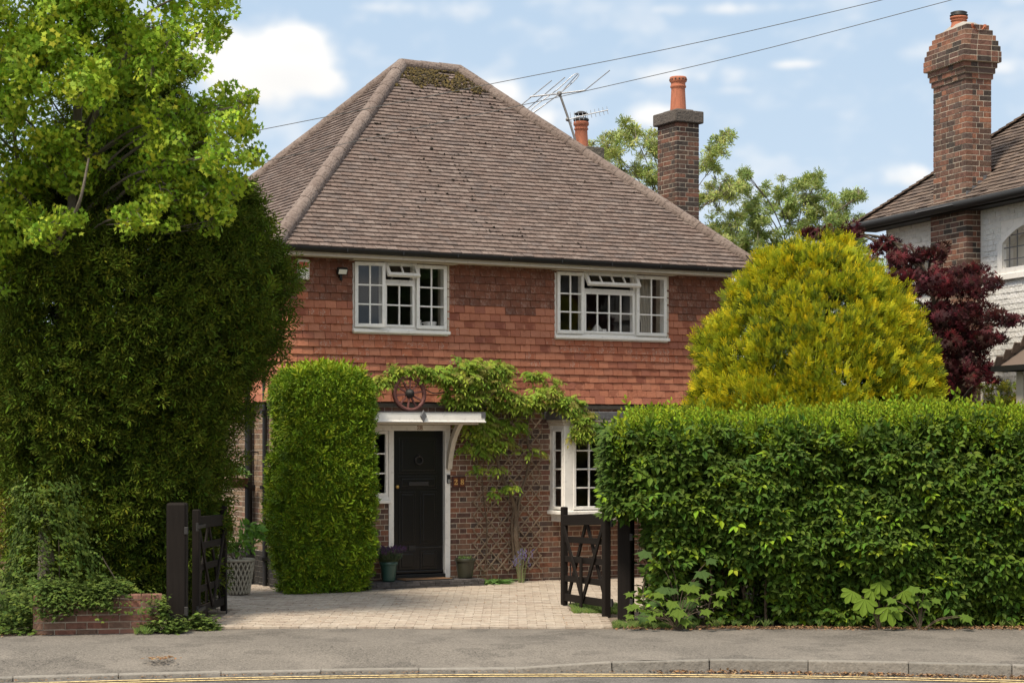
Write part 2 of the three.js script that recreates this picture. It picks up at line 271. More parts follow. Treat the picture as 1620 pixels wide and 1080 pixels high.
{ // hanging tiles of the upper floor
  const cols = [lin(.45, .17, .098), lin(.49, .19, .11), lin(.41, .148, .087), lin(.47, .19, .115), lin(.37, .135, .085), lin(.52, .205, .12)];
  const look = { map: tHung, bumpMap: tBump, bumpScale: .004, roughness: .88 }, lookOldShade = { map: tHungOldShade, bumpMap: tBump, bumpScale: .005, roughness: .92 }, lookLi = { map: tHungLichen, bumpMap: tBump, bumpScale: .005, roughness: .92 };
  const mats = [...tinted(cols, look, 0), ...tinted([lin(.85, .8, .78), lin(.66, .62, .62), lin(.76, .72, .7)], lookOldShade, 1), ...tinted([lin(1, 1, 1), lin(.92, .9, .9)], lookLi, 2)], v = [vcol(look), vcol(lookOldShade), vcol(lookLi)];
  const box = boxVariants(.165, .125, .016), g = .1065, rows = 19;
  const face = (parent, L, place, holes, score) => {
    const list = [];
    for (let r = 0; r < rows; r++) {
      const y = TILEFOOT + r * g, kick = r === 0 ? .036 : r === 1 ? .02 : r === 2 ? .008 : 0;
      for (let x = r % 2 ? -.0825 : 0; x < L; x += .165) {
        const a = Math.max(-.02, x), b = Math.min(L + .02, x + .165); let spans = [[a, b]];
        for (const [hx0, hx1, hy0, hy1] of holes) if (y + g > hy0 && y < hy1 - .03) spans = spans.flatMap(([p, q]) => [[p, Math.min(q, hx0)], [Math.max(p, hx1), q]].filter(([s, t]) => t - s > .015 && !(s >= hx0 && t <= hx1)));
        for (const [p, q] of spans) {
          if (q - p < .02) continue;
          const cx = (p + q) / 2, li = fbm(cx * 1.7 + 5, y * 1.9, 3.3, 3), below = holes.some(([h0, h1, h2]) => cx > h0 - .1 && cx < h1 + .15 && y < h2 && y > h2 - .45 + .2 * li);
          const old = r >= rows - 6 + Math.round((li - .5) * 5), c = old ? 6 + Math.floor(rnd() * 3) : (below || li > .6) && rnd() < .6 ? 9 + Math.floor(rnd() * 2) : Math.floor(rnd() * 6);  // top rows: weathered streaky tiles, also tinted darker for shade under the eave
          list.push({ m: place(cx, y + .0625 + rr(-.0035, .0035), .026 + kick + rr(0, .007), (q - p) - .005, .122, .021, .19 + rr(-.03, .03), rr(-.009, .009)), c, s: score(cx, y) });
        }
      }
    }
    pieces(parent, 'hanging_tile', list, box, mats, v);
  };
  const tw = group(house, 'tile_hung_wall');
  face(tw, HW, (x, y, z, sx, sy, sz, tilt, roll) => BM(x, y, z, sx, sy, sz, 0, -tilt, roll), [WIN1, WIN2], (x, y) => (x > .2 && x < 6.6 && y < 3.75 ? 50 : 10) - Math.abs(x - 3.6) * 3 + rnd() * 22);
  const ts = group(house, 'side_tile_hung_wall');
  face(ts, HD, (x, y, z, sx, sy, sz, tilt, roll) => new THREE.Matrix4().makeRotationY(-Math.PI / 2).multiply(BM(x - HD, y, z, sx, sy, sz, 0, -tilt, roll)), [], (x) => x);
  part(house, 'tile_shade_strip', [rb(-.01, HW, 2.555, 2.605, .004, .04), rb(-.04, -.004, 2.555, 2.605, -HD, 0)], M.mortarDark);  // dark strip added for the shadow line below the tile foot
}
{ // roof
  const roof = group(house, 'roof');
  const A = V(-OVER, EAVE, OVER), B = V(HW + OVER, EAVE, OVER), C = V(HW + OVER, EAVE, OVER - 2 * HIP), D = V(-OVER, EAVE, OVER - 2 * HIP), RL = V(-OVER + HIP, EAVE + RISE, OVER - HIP), RR = V(HW + OVER - HIP, EAVE + RISE, OVER - HIP);
  { // deck
    const P = [], q = (...v) => v.forEach((p) => P.push(p.x, p.y - .035, p.z));
    q(A, B, RR, A, RR, RL, D, A, RL, B, C, RR, C, D, RL, C, RL, RR, A, C, B, A, D, C);
    const g = new THREE.BufferGeometry(); g.setAttribute('position', new THREE.Float32BufferAttribute(P, 3)); g.computeVertexNormals(); uvMetres(g); part(roof, 'roof_deck', g, grain(lin(.1, .075, .065)));
  }
  const cols = [lin(.17, .126, .107), lin(.19, .143, .122), lin(.152, .114, .098), lin(.2, .15, .128), lin(.175, .127, .107), lin(.16, .125, .111), lin(.212, .165, .143)];
  const look = { map: tRoof, bumpMap: tBump, bumpScale: .005, roughness: .93 }, mats = tinted(cols, look), v = [vcol(look)], box = boxVariants(.165, .13, .018);
  const sl = Math.hypot(HIP, RISE), rows = 52, gauge = sl / rows;
  const slope = (O, X, inn, L, score) => {
    const S = inn.clone().multiplyScalar(HIP / sl).add(V(0, RISE / sl, 0)), Nn = X.clone().cross(S).normalize(), list = [];
    const q0 = new THREE.Matrix4().makeBasis(X, S, Nn), tilt = new THREE.Matrix4();
    for (let r = 0; r < rows; r++) {
      const s0 = r * gauge, ins = (s0 + gauge * .5) * HIP / sl, wob = .004;
      for (let x = r % 2 ? -.0825 : 0; x < L; x += .165) {
        const a = Math.max(x, ins - .03), b = Math.min(x + .165, L - ins + .03); if (b - a < .03) continue;
        const cx = (a + b) / 2, sag = .012 * Math.sin(cx * 1.1 + r * .05) * Math.sin(r * .09) + rr(-wob, wob);
        const p = O.clone().addScaledVector(X, cx).addScaledVector(S, s0 + .065 + rr(-.005, .005)).addScaledVector(Nn, -.004 + sag * .6);
        tilt.makeRotationFromEuler(new THREE.Euler(-.2 + rr(-.03, .03), rr(-.012, .012), rr(-.014, .014)));
        const m = new THREE.Matrix4().copy(q0).multiply(tilt).scale(V(b - a - .007, .13, .023)); m.setPosition(p);
        list.push({ m, c: Math.floor(rnd() * cols.length), s: score(cx, r) });
      }
    }
    return list;
  };
  const front = slope(A, V(1, 0, 0), V(0, 0, -1), HW + 2 * OVER, (x, r) => 60 - r + rnd() * 14);
  const left = slope(D, V(0, 0, 1), V(1, 0, 0), 2 * HIP, () => 0);
  pieces(roof, 'roof_tile', [...front, ...left], box, mats, v);
  // back and right slopes, tiled in plain rows
  const hid = [...slope(B, V(0, 0, -1), V(-1, 0, 0), 2 * HIP, () => 0)]; { const b = new Batch(); for (const it of hid) b.add(box[0], it.m, cols[it.c]); part(roof, 'side_roof_tiles', b.geo(), v[0], 'stuff'); }
  // hips and ridge: mortar-bedded half-round tiles
  const hm = tinted([lin(.215, .168, .145), lin(.195, .15, .128), lin(.23, .182, .157)], { map: tRoof, bumpMap: tBump, bumpScale: .012, roughness: .95 });
  const hg = new THREE.CylinderGeometry(.104, .109, .35, 14); uvMetres(hg);
  const run = (p, q, name) => {
    const d = q.clone().sub(p), L = d.length(), n = Math.round(L / .315); d.normalize();
    for (let i = 0; i < n; i++) { const o = part(roof, name, hg, pick(hm)); o.position.copy(p).addScaledVector(d, (i + .5) * L / n).add(V(0, -.012 + rr(-.004, .004), 0)); o.quaternion.setFromUnitVectors(V(0, 1, 0), d); o.rotateY(rr(0, 6)); o.rotateX(rr(-.008, .008)); }
  };
  run(A, RL, 'hip_tile'); run(B, RR, 'hip_tile'); run(D, RL, 'hip_tile'); run(C, RR, 'hip_tile'); run(RL, RR, 'ridge_tile');
  // moss: cushions in the joints and a mat below the ridge
  const S = V(0, RISE / sl, -HIP / sl), Nn = V(1, 0, 0).cross(S).normalize(), it = [], itR = [];
  const mg = new THREE.IcosahedronGeometry(1, 1);
  for (let k = 0; k < 900; k++) { const r = Math.floor(2 + rnd() * 46), s0 = r * gauge, ins = s0 * HIP / sl, x = lerp(ins, HW + 2 * OVER - ins, Math.pow(rnd(), .8)); if (fbm(x * .9, r * .09, 7, 3) < .44 + rnd() * .1) continue; const sz = rr(.004, .013) * (rnd() < .12 ? 1.7 : 1); it.push({ p: A.clone().add(V(Math.round(x / .0825) * .0825 + rr(-.02, .02), 0, 0)).addScaledVector(S, s0 + rr(.0, .02)).addScaledVector(Nn, .012), s: V(sz * rr(1, 2.4), sz * .8, sz * rr(.8, 1.5)) }); }
  for (let k = 0; k < 1900; k++) { const d = Math.pow(rnd(), 1.7) * .62, s0 = sl - .05 - d, ins = s0 * HIP / sl, x = lerp(ins + .05, HW + 2 * OVER - ins - .02, rnd()); if (fbm(x * 5, s0 * 6, 3, 3) < .36 + d * .33) continue; const sz = rr(.007, .022); itR.push({ p: A.clone().add(V(x, 0, 0)).addScaledVector(S, s0).addScaledVector(Nn, .014 + rr(0, .014)), s: V(sz * 1.3, sz * .8, sz), c: pick([lin(.13, .095, .03), lin(.085, .065, .025), lin(.17, .12, .035), lin(.06, .045, .022)]) }); }
  const inst = (nm, list, col) => { const o = new THREE.InstancedMesh(mg, mat(lin(1, 1, 1), { roughness: 1, bumpMap: tBump, bumpScale: .01 }), list.length); list.forEach((t, i) => { o.setMatrixAt(i, new THREE.Matrix4().compose(t.p, new THREE.Quaternion().setFromEuler(new THREE.Euler(rr(0, 6), rr(0, 6), 0)), t.s)); o.setColorAt(i, t.c ?? col); }); o.name = nm; o.userData.kind = 'stuff'; shade(o); roof.add(o); };
  inst('moss', it, lin(.028, .02, .013)); inst('ridge_moss', itR);
  // fascia, soffit, gutter
  part(house, 'fascia', [rb(-.34, HW + .34, 4.575, 4.69, .318, .34), rb(-.34, -.318, 4.575, 4.69, -HD - .3, .317)], M.cream);
  part(house, 'soffit', [bx(-.317, HW + .317, 4.585, 4.6, -.0, .317), bx(-.317, 0, 4.585, 4.6, -HD - .3, -.002)], M.cream);
  const gut = (L) => { const p = []; for (let i = 0; i <= 12; i++) { const a = Math.PI + i / 12 * Math.PI; p.push([Math.cos(a) * .064, Math.sin(a) * .064]); } for (let i = 12; i >= 0; i--) { const a = Math.PI + i / 12 * Math.PI; p.push([Math.cos(a) * .058, Math.sin(a) * .058]); } return new THREE.ExtrudeGeometry(new THREE.Shape(p.map(([a, b]) => new THREE.Vector2(a, b))), { depth: L, bevelEnabled: false }); };
  const gutter = part(house, 'gutter', [gut(HW + .86).rotateY(Math.PI / 2).translate(-.43, 4.69, .4), gut(HD + .7).translate(-.4, 4.69, -HD - .35)], M.black);
  for (let k = 0; k < 10; k++) part(gutter, 'bracket', bx(-.2 + k * .84, -.18 + k * .84, 4.64, 4.69, .33, .466), M.black);
}
// windows: frame, sashes (a sash may stand open), panes one by one
function sash(parent, x0, x1, y0, y1, z, cols, rows, T = new THREE.Matrix4(), f = .05, fm = M.white) {
  const w = .022, fr = [rb(x0, x1, y0, y0 + f, z, z + .05), rb(x0, x1, y1 - f, y1, z, z + .05), rb(x0, x0 + f, y0 + f - .004, y1 - f + .004, z + .001, z + .051), rb(x1 - f, x1, y0 + f - .004, y1 - f + .004, z + .001, z + .051)];
  part(parent, 'sash', merge(fr).applyMatrix4(T), fm);
  const gx0 = x0 + f, gx1 = x1 - f, gy0 = y0 + f, gy1 = y1 - f, bars = [];
  for (let i = 1; i < cols; i++) { const x = lerp(gx0, gx1, i / cols); bars.push(rb(x - w / 2, x + w / 2, gy0, gy1, z + .012, z + .04, .004)); }
  for (let i = 1; i < rows; i++) { const y = lerp(gy0, gy1, i / rows); bars.push(rb(gx0, gx1, y - w / 2, y + w / 2, z + .0125, z + .0395, .004)); }
  if (bars.length) part(parent, 'glazing_bar', merge(bars).applyMatrix4(T), fm);
  for (let i = 0; i < cols; i++) for (let j = 0; j < rows; j++) part(parent, 'pane', bx(lerp(gx0, gx1, i / cols), lerp(gx0, gx1, (i + 1) / cols), lerp(gy0, gy1, j / rows), lerp(gy0, gy1, (j + 1) / rows), z + .024, z + .028).applyMatrix4(hinge(V(lerp(gx0, gx1, (i + .5) / cols), lerp(gy0, gy1, (j + .5) / rows), z + .026), V(gs(), gs(), .01).normalize(), .007 * gs())).applyMatrix4(T), M.glass);
}
const hinge = (p, axis, a) => new THREE.Matrix4().makeTranslation(p.x, p.y, p.z).multiply(new THREE.Matrix4().makeRotationAxis(axis, a)).multiply(new THREE.Matrix4().makeTranslation(-p.x, -p.y, -p.z));
function upperWindow([a, b, c, d], m0, m1, mid, leftOpen) {
  const g = group(house, 'window'), z = .035, f = .055;
  const o = [rb(a, b, c, c + f, -.06, z), rb(a, b, d - f + .02, d, -.06, z), rb(a, a + f, c, d, -.061, z - .001), rb(b - f, b, c, d, -.061, z - .001), rb(m0 - .03, m0 + .03, c, d, -.062, z - .002), rb(m1 - .03, m1 + .03, c, d, -.062, z - .002), rb(m0, m1, d - .29, d - .235, -.063, z - .003)];
  part(g, 'frame', o, M.white);
  part(g, 'window_sill', [rb(a - .015, b + .03, c - .045, c + .004, -.05, .105, .01), rb(a, b + .01, c - .06, c - .044, .0, .07)], M.white);
  part(g, 'head_board', [rb(a - .06, b + .1, d + .001, 4.583, .006, .2)], M.cream);
  part(g, 'side_reveal', [rb(b + .001, b + .035, c + .005, d - .002, -.05, .05)], M.cream);
  const T1 = leftOpen ? hinge(V(a + .03, 0, z), V(0, 1, 0), -leftOpen) : undefined;
  sash(g, a + .02, m0 - .005, c + .03, d - .012, z + .002, 2, 3, T1);
  sash(g, m1 + .005, b - .02, c + .03, d - .012, z + .002, 2, 3);
  sash(g, m0 + .012, m1 - .012, c + .045, d - .285, z - .03, mid, 2, undefined, .035);
  sash(g, m0 - .005, m1 + .005, d - .26, d - .01, z + .002, mid, 1, hinge(V(0, d - .012, z), V(1, 0, 0), -.62));
  for (const x of [m0 + .1, m1 - .1]) part(g, 'window_stay', [tube([V(x, d - .24, z), V(x, d - .215, z + .1)], .005)], M.steel);
  return g;
}
upperWindow(WIN1, 1.375, 1.86, 2, .16);
upperWindow(WIN2, 4.6, 5.5, 4, 0);
{ // bay window
  const g = group(house, 'bay_window'), [a, b, c, d] = BAY, p = .43, L = [a, 4.40, 5.13, 5.86, b];
  part(g, 'frame', [rb(a, a + .05, c, d, 0, .06), rb(a, a + .16, c, d, p - .06, p, .01), rb(b - .16, b, c, d, p - .06, p, .01), rb(a + .01, b - .01, d - .06, d - .001, .0, p - .003), rb(b - .05, b, c, d, 0, .06), rb(4.74, 4.83, c + .002, d - .002, p - .05, p - .002, .01), rb(5.42, 5.51, c + .002, d - .002, p - .05, p - .002, .01)], M.white);
  for (const [x0, x1] of [[a + .15, 4.75], [4.82, 5.43], [5.5, b - .15]]) sash(g, x0, x1, c + .02, d - .05, p - .045, 2, 4, undefined, .045);
  const T = new THREE.Matrix4().makeTranslation(a + .002, 0, 0).multiply(new THREE.Matrix4().makeRotationY(-Math.PI / 2)), T2 = new THREE.Matrix4().makeTranslation(b - .05, 0, 0).multiply(new THREE.Matrix4().makeRotationY(-Math.PI / 2));
  sash(g, .055, p - .055, c + .02, d - .05, -.045, 1, 4, T, .04); sash(g, .055, p - .055, c + .02, d - .05, -.045, 1, 4, T2, .04);
  part(g, 'window_sill', [rb(a - .05, b + .05, c - .055, c + .002, -.004, p + .06, .012), rb(a + .02, b - .02, c - .16, c - .056, .001, p - .03)], M.white);
  part(g, 'cornice', [rb(a - .03, b + .03, d, d + .05, -.002, p + .03, .008), rb(a - .06, b + .06, d + .05, d + .085, -.003, p + .06, .01)], M.cream);
  part(g, 'lead_roof', [rb(a - .12, b + .3, d + .086, d + .2, .002, p + .07, .01)], M.lead);
}
{ // front door
  const g = group(house, 'front_door'), x0 = 1.55, x1 = 2.34, y0 = .2, y1 = 2.215, z = -.05;
  part(g, 'door_slab', [rb(x0, x1, y0, y1, z - .045, z)], M.doorBlack);
  const m = [], pan = (a, b, c, d) => { m.push(rb(a, b, c, d, z - .002, z + .012, .012), rb(a + .035, b - .035, c + .035, d - .035, z, z + .022, .012)); };
  pan(x0 + .1, x1 - .1, 1.62, 2.12); pan(x0 + .1, x0 + .36, .62, 1.36); pan(x1 - .36, x1 - .1, .62, 1.36); pan(x0 + .1, x0 + .36, .26, .52); pan(x1 - .36, x1 - .1, .26, .52); pan(x0 + .1, x1 - .1, 1.4, 1.58);
  part(g, 'door_panel', m, M.doorBlack);
  part(g, 'weather_bar', [rb(x0 + .01, x1 - .01, y0 + .005, y0 + .05, z, z + .045, .012)], M.doorBlack);
  part(g, 'letter_plate', [rb(x0 + .24, x1 - .24, 1.44, 1.5, z + .02, z + .036, .006)], M.iron);
  part(g, 'door_knocker', [new THREE.TorusGeometry(.055, .011, 8, 20).translate((x0 + x1) / 2, 1.8, z + .045), new THREE.SphereGeometry(.026, 12, 8).translate((x0 + x1) / 2, 1.86, z + .035)], M.iron);
  part(g, 'strap_hinge', [rb(x1 - .52, x1 - .02, .555, .575, z + .002, z + .014), rb(x1 - .54, x1 - .43, .53, .6, z + .003, z + .012)], M.iron);
  part(g, 'knob', new THREE.SphereGeometry(.028, 14, 10).scale(1, 1, .8).translate(x0 + .055, 1.43, z + .055), M.brass);
  const f = group(house, 'door_frame');
  part(f, 'jamb', [rb(DOORH[0], DOORH[0] + .078, .132, 2.3, -.1, .012), rb(2.345, 2.43, .132, 2.3, -.1, .012)], M.white);
  part(f, 'head', [rb(SIDEL[0], 2.43, 2.218, 2.3, -.101, .014)], M.white);
  part(f, 'threshold', [rb(DOORH[0] + .08, 2.344, .132, .198, -.12, .03)], M.black);
  const font = await new FontLoader().loadAsync('fonts/droid/droid_serif_bold.typeface.json');
  const num = new TextGeometry('28', { font, size: .06, depth: .006, curveSegments: 6 }); num.translate(1.9, 2.23, .0145); part(f, 'number', num, mat(lin(.32, .2, .12)));
  const s = group(house, 'side_window');
  part(s, 'frame', [rb(SIDEL[0], DOORH[0] - .001, 1.25, 1.3, -.1, .01), rb(SIDEL[0], SIDEL[0] + .05, 1.3, 2.217, -.1, .01)], M.white);
  part(s, 'window_sill', [rb(SIDEL[0] - .02, DOORH[0] + .02, 1.2, 1.25, -.1, .06, .01)], M.white);
  sash(s, SIDEL[0] + .05, DOORH[0] - .002, 1.3, 2.215, -.05, 2, 3, undefined, .045);
}
{ // door canopy
  const g = group(house, 'door_canopy'), x0 = .42, x1 = 2.68, P = .6;
  part(g, 'canopy_board', [rb(x0, x1, 2.345, 2.465, P - .025, P, .004), rb(x1 - .025, x1, 2.35, 2.46, .01, P - .026, .004), rb(x0, x0 + .025, 2.35, 2.46, .01, P - .026, .004), rb(x0 - .01, x1 + .012, 2.33, 2.35, .01, P + .012, .006)], M.white);
  part(g, 'canopy_soffit', [rb(x0 + .03, x1 - .06, 2.302, 2.329, .016, P - .08, .008)], M.cream);
  part(g, 'lead_top', [bx(x0 - .005, x1 + .004, 2.466, 2.478, .008, P + .008), bx(x1 - .06, x1 + .005, 2.395, 2.4655, P + .001, P + .007), bx(x1 + .001, x1 + .006, 2.38, 2.4655, .3, P + .001)], M.lead);
  const sh = new THREE.Shape(); sh.moveTo(.0, 0); sh.lineTo(.05, 0); sh.bezierCurveTo(.1, .25, .16, .4, .33, .56); sh.lineTo(.4, .62); sh.lineTo(.3, .62); sh.bezierCurveTo(.14, .5, .03, .3, .0, .1); sh.closePath();
  for (const x of [2.36, .6]) part(g, 'bracket', new THREE.ExtrudeGeometry(sh, { depth: .06, bevelEnabled: true, bevelSize: .006, bevelThickness: .006, bevelSegments: 1 }).rotateY(-Math.PI / 2).translate(x + .065, 1.68, .016), M.cream);
  const dm = new THREE.Shape([[0, -.075], [.042, 0], [0, .075], [-.042, 0]].map(([a, b]) => new THREE.Vector2(a, b)));
  part(g, 'diamond_ornament', new THREE.ExtrudeGeometry(dm, { depth: .012, bevelEnabled: true, bevelSize: .008, bevelThickness: .012, bevelSegments: 1 }).translate(1.72, 2.415, P), M.lead);
}
{ // doorstep of grey bricks
  const g = group(house, 'doorstep'); part(g, 'step_bed', [bx(.95, 2.72, .004, .112, .003, .475)], M.mortarDark);
  const L = []; for (let r = 0; r < 2; r++) for (let x = .95 - r * .11; x < 2.73; x += .225) { const a = Math.max(.945, x), b = Math.min(2.725, x + .215); if (b - a > .03) L.push({ m: BM((a + b) / 2, .034 + r * .0635, .44 + rr(-.002, .002), b - a, .056, .1), c: Math.floor(rnd() * 3) }); }
  for (let x = .95; x < 2.71; x += .112) for (let k = 0; k < 2; k++) L.push({ m: BM(x + .051, .118, .385 - k * .224 + .0, .103, .03, .214), c: Math.floor(rnd() * 3) });
  for (let z = .06; z < .42; z += .112) L.push({ m: BM(2.69, .066, z, .08, .118, .104), c: Math.floor(rnd() * 3) });
  pieces(g, 'step_brick', L, BRICKGREY.box, BRICKGREY.mats, BRICKGREY.v);
}
// chimneys of the house
function stack(parent, x0, x1, z0, z1, ybase, ytop, pal, name = 'chimney') {
  const g = group(parent, name), w = x1 - x0, d = z1 - z0, H = ytop - ybase;
  part(g, 'mortar_core', bx(x0 + .003, x1 - .003, ybase, ytop, z0 + .003, z1 - .003), M.mortar);
  const L = [...brickList(w, H, (x, y, sx, sy, sz) => BM(x0 + x, y, z1 - .03 + rr(-.002, .003), sx, sy, .06), { y0: ybase, nm: 6, score: () => 50 + rnd() }),
  ...brickList(d - .12, H, (x, y, sx, sy, sz) => BM(x0 + .03 - rr(-.002, .003), y, z1 - .06 - x, sx, sy, .06, Math.PI / 2), { y0: ybase, nm: 6, score: () => 40 + rnd(), first: 1 }),
  ...brickList(w, H, (x, y, sx, sy) => BM(x0 + x, y, z0 + .03, sx, sy, .06), { y0: ybase, nm: 6 }), ...brickList(d - .12, H, (x, y, sx, sy) => BM(x1 - .03, y, z1 - .06 - x, sx, sy, .06, Math.PI / 2), { y0: ybase, nm: 6 })];
  pieces(g, 'chimney_brick', L, pal.box, pal.mats, pal.v); return g;
}
function pot(parent, x, y, z, r, h, vents) {
  const pts = [[r * .98, 0], [r, .03], [r * .96, .05], [r * .86, h * .55], [r * .84, h * .68], [r * .95, h * .7], [r * .97, h * .74], [r * .88, h * .76], [r * .88, h * .84], [r * 1.04, h * .87], [r * 1.04, h * .97], [r * .98, h], [r * .74, h], [r * .74, h * .7], [0, h * .7]].map(([a, b]) => new THREE.Vector2(a, b));
  const o = part(parent, 'chimney_pot', new THREE.LatheGeometry(pts, 24).translate(x, y, z), M.terracotta);
  if (vents) for (let k = 0; k < 14; k++) { const a = k / 14 * 2 * Math.PI; part(o, 'vent_hole', new THREE.CylinderGeometry(.013, .013, .012, 8).rotateX(Math.PI / 2).rotateY(a).translate(x + Math.sin(a) * r * 1.04, y + h * .92, z + Math.cos(a) * r * 1.04), M.soot); }
  return o;
}
{
  const c1 = stack(house, 7.25, 7.68, -2.07, -1.5, 4.3, 7.22, BRICKDARK);
  part(c1, 'chimney_cap', [rb(7.19, 7.74, 7.222, 7.42, -2.13, -1.44, .02), rb(7.3, 7.63, 7.42, 7.46, -2.0, -1.57, .02)], grain(lin(.12, .1, .085), { bumpScale: .012 }));
  pot(c1, 7.465, 7.44, -1.785, .135, .57, true);
  const c2 = stack(house, 7.0, 7.42, -4.75, -4.2, 5.2, 7.0, BRICKDARK);
  part(c2, 'chimney_cap', [rb(6.94, 7.48, 7.002, 7.19, -4.81, -4.14, .02)], grain(lin(.15, .13, .1), { bumpScale: .012 }));
  const p = pot(c2, 7.17, 7.19, -4.42, .13, .46, false);
  part(p, 'cowl', [new THREE.LatheGeometry([[.12, 0], [.135, .02], [.14, .04], [.12, .06]].map(([a, b]) => new THREE.Vector2(a, b)), 20).translate(7.17, 7.65, -4.42), new THREE.LatheGeometry([[0, .05], [.06, .04], [.13, 0], [.125, -.01], [.0, .03]].map(([a, b]) => new THREE.Vector2(a, b)), 20).translate(7.17, 7.79, -4.42), ...[0, 1, 2, 3].map((k) => tube([V(7.17 + .09 * Math.cos(k * 1.57), 7.69, -4.42 + .09 * Math.sin(k * 1.57)), V(7.17 + .09 * Math.cos(k * 1.57), 7.8, -4.42 + .09 * Math.sin(k * 1.57))], .006))], M.iron);
}
{ // pipes on the left return
  const pipe = (w, r, bottom, top, nm) => { const g = part(house, nm, [new THREE.CylinderGeometry(r, r, top - bottom, 14).translate(-.02 - r, (top + bottom) / 2, w)], M.pipe); for (const y of [.4, 2.45, 1.4]) part(g, 'pipe_clip', [bx(-.03 - r * 2.4, .02, y, y + .05, w - r * 1.25, w + r * 1.25)], M.pipe); return g; };
  pipe(-.83, .034, .05, 4.6, 'downpipe'); pipe(-1.42, .055, .05, 4.3, 'soil_pipe');
}
console.log('house ready');
// ---------------------------------------------------------------- ground, road, pavement, drive
setSeed(31);
const kerbZ = (x) => -(17.88 - .03 * (x - .5) * (x - .5) * (1 / (1 + .004 * x * x)));       // the road bends gently past the house
const backZ = (x) => -(20.42 - .9 * sstep(-3.6, -6.5, x));
const raised = (x) => sstep(.45, 1.25, x);                                 // dropped kerb in front of the drive, full kerb beside the hedge
const kerbTop = (x) => lerp(-.085, 0, raised(x)), ROADY = -.115;
function sheet(x0, x1, nx, nz, f) {
  const P = [], U = [], I = [];
  for (let i = 0; i <= nx; i++) for (let j = 0; j <= nz; j++) { const p = f(lerp(x0, x1, i / nx), j / nz); P.push(p.x, p.y, p.z); U.push(p.x, p.z); }
  for (let i = 0; i < nx; i++) for (let j = 0; j < nz; j++) { const a = i * (nz + 1) + j, b = a + nz + 1; I.push(a, a + 1, b, b, a + 1, b + 1); }
  const g = new THREE.BufferGeometry(); g.setAttribute('position', new THREE.Float32BufferAttribute(P, 3)); g.setAttribute('uv', new THREE.Float32BufferAttribute(U, 2)); g.setIndex(I); g.computeVertexNormals();
  if (g.attributes.normal.getY(0) < 0) { const ix = g.index.array; for (let k = 0; k < ix.length; k += 3) { const t = ix[k]; ix[k] = ix[k + 1]; ix[k + 1] = t; } g.computeVertexNormals(); }
  return g;
}
{
  const base = new THREE.CircleGeometry(1200, 48).rotateX(-Math.PI / 2).translate(0, -.13, 0); uvMetres(base);
  struct('ground', base, mat(lin(.09, .085, .05), { map: tEarth, roughness: 1 }));
  const soilTop = sheet(-40, 40, 60, 40, (x, t) => V(x, .012 + .02 * (fbm(x * 2, t * 40, 3, 3) - .5) - .006, lerp(backZ(x) - .0, -60, t)));
  struct('garden_soil', soilTop, M.soil);
  struct('road', sheet(-60, 60, 120, 6, (x, t) => V(x, ROADY + .03 * Math.sin(Math.PI * t), lerp(kerbZ(x) + .0, kerbZ(x) + 7.5, t))), mat(lin(.17, .155, .14), { map: tAsphalt, bumpMap: tAsphalt, bumpScale: .006, roughness: .95 }));
  struct('far_pavement', sheet(-60, 60, 60, 2, (x, t) => V(x, .0, lerp(kerbZ(x) + 7.5, kerbZ(x) + 40, t))), mat(lin(.12, .12, .08), { map: tEarth, roughness: 1 }));
  struct('pavement', sheet(-40, 40, 320, 14, (x, t) => V(x, lerp(kerbTop(x) - .005, .022, sstep(0, .5, t)) + .006 * (fbm(x * 1.3, t * 3, 5, 3) - .5), lerp(kerbZ(x) - .07, backZ(x) - .25, t))), mat(lin(.205, .181, .153), { map: tAsphalt, bumpMap: tAsphalt, bumpScale: .005, roughness: .96 }));
  // kerb stones
  const kerb = new THREE.Group(); kerb.name = 'kerb'; kerb.userData = { kind: 'structure' }; scene.add(kerb);
  const km = tinted([lin(.27, .245, .21), lin(.24, .22, .19), lin(.29, .265, .23)], { map: tGrain, bumpMap: tBump, bumpScale: .006, roughness: .9 });
  for (let k = 0; k < 34; k++) {
    const x0 = -14.6 + k * .915, x1 = x0 + .905, xm = (x0 + x1) / 2, a = V(x0, kerbTop(x0), kerbZ(x0) - .064), b = V(x1, kerbTop(x1), kerbZ(x1) - .064), d = b.clone().sub(a);
    const o = part(kerb, 'kerb_stone', uvMetres(new RoundedBoxGeometry(d.length() + .004, .3, .125, 2, .012), rnd() * 3, rnd()), pick(km)); o.position.copy(a).add(b).multiplyScalar(.5).add(V(0, -.143 + rr(-.003, .003), rr(-.003, .003))); o.rotation.set(0, Math.atan2(-d.z, d.x), Math.asin(d.y / d.length()));
  }
  // double yellow lines, worn
  const ym = mat(lin(.62, .47, .22), { map: tex(512, (u, v) => mix3([.5, .45, .4], [1, 1, 1], sstep(.34, .52, N(u, v, 40, 6, 3)))), roughness: .9 });
  for (const o of [.2, .35]) struct('yellow_line', sheet(-16, 16, 120, 1, (x, t) => V(x, ROADY + .012, kerbZ(x) + o + t * .06)), ym);
}
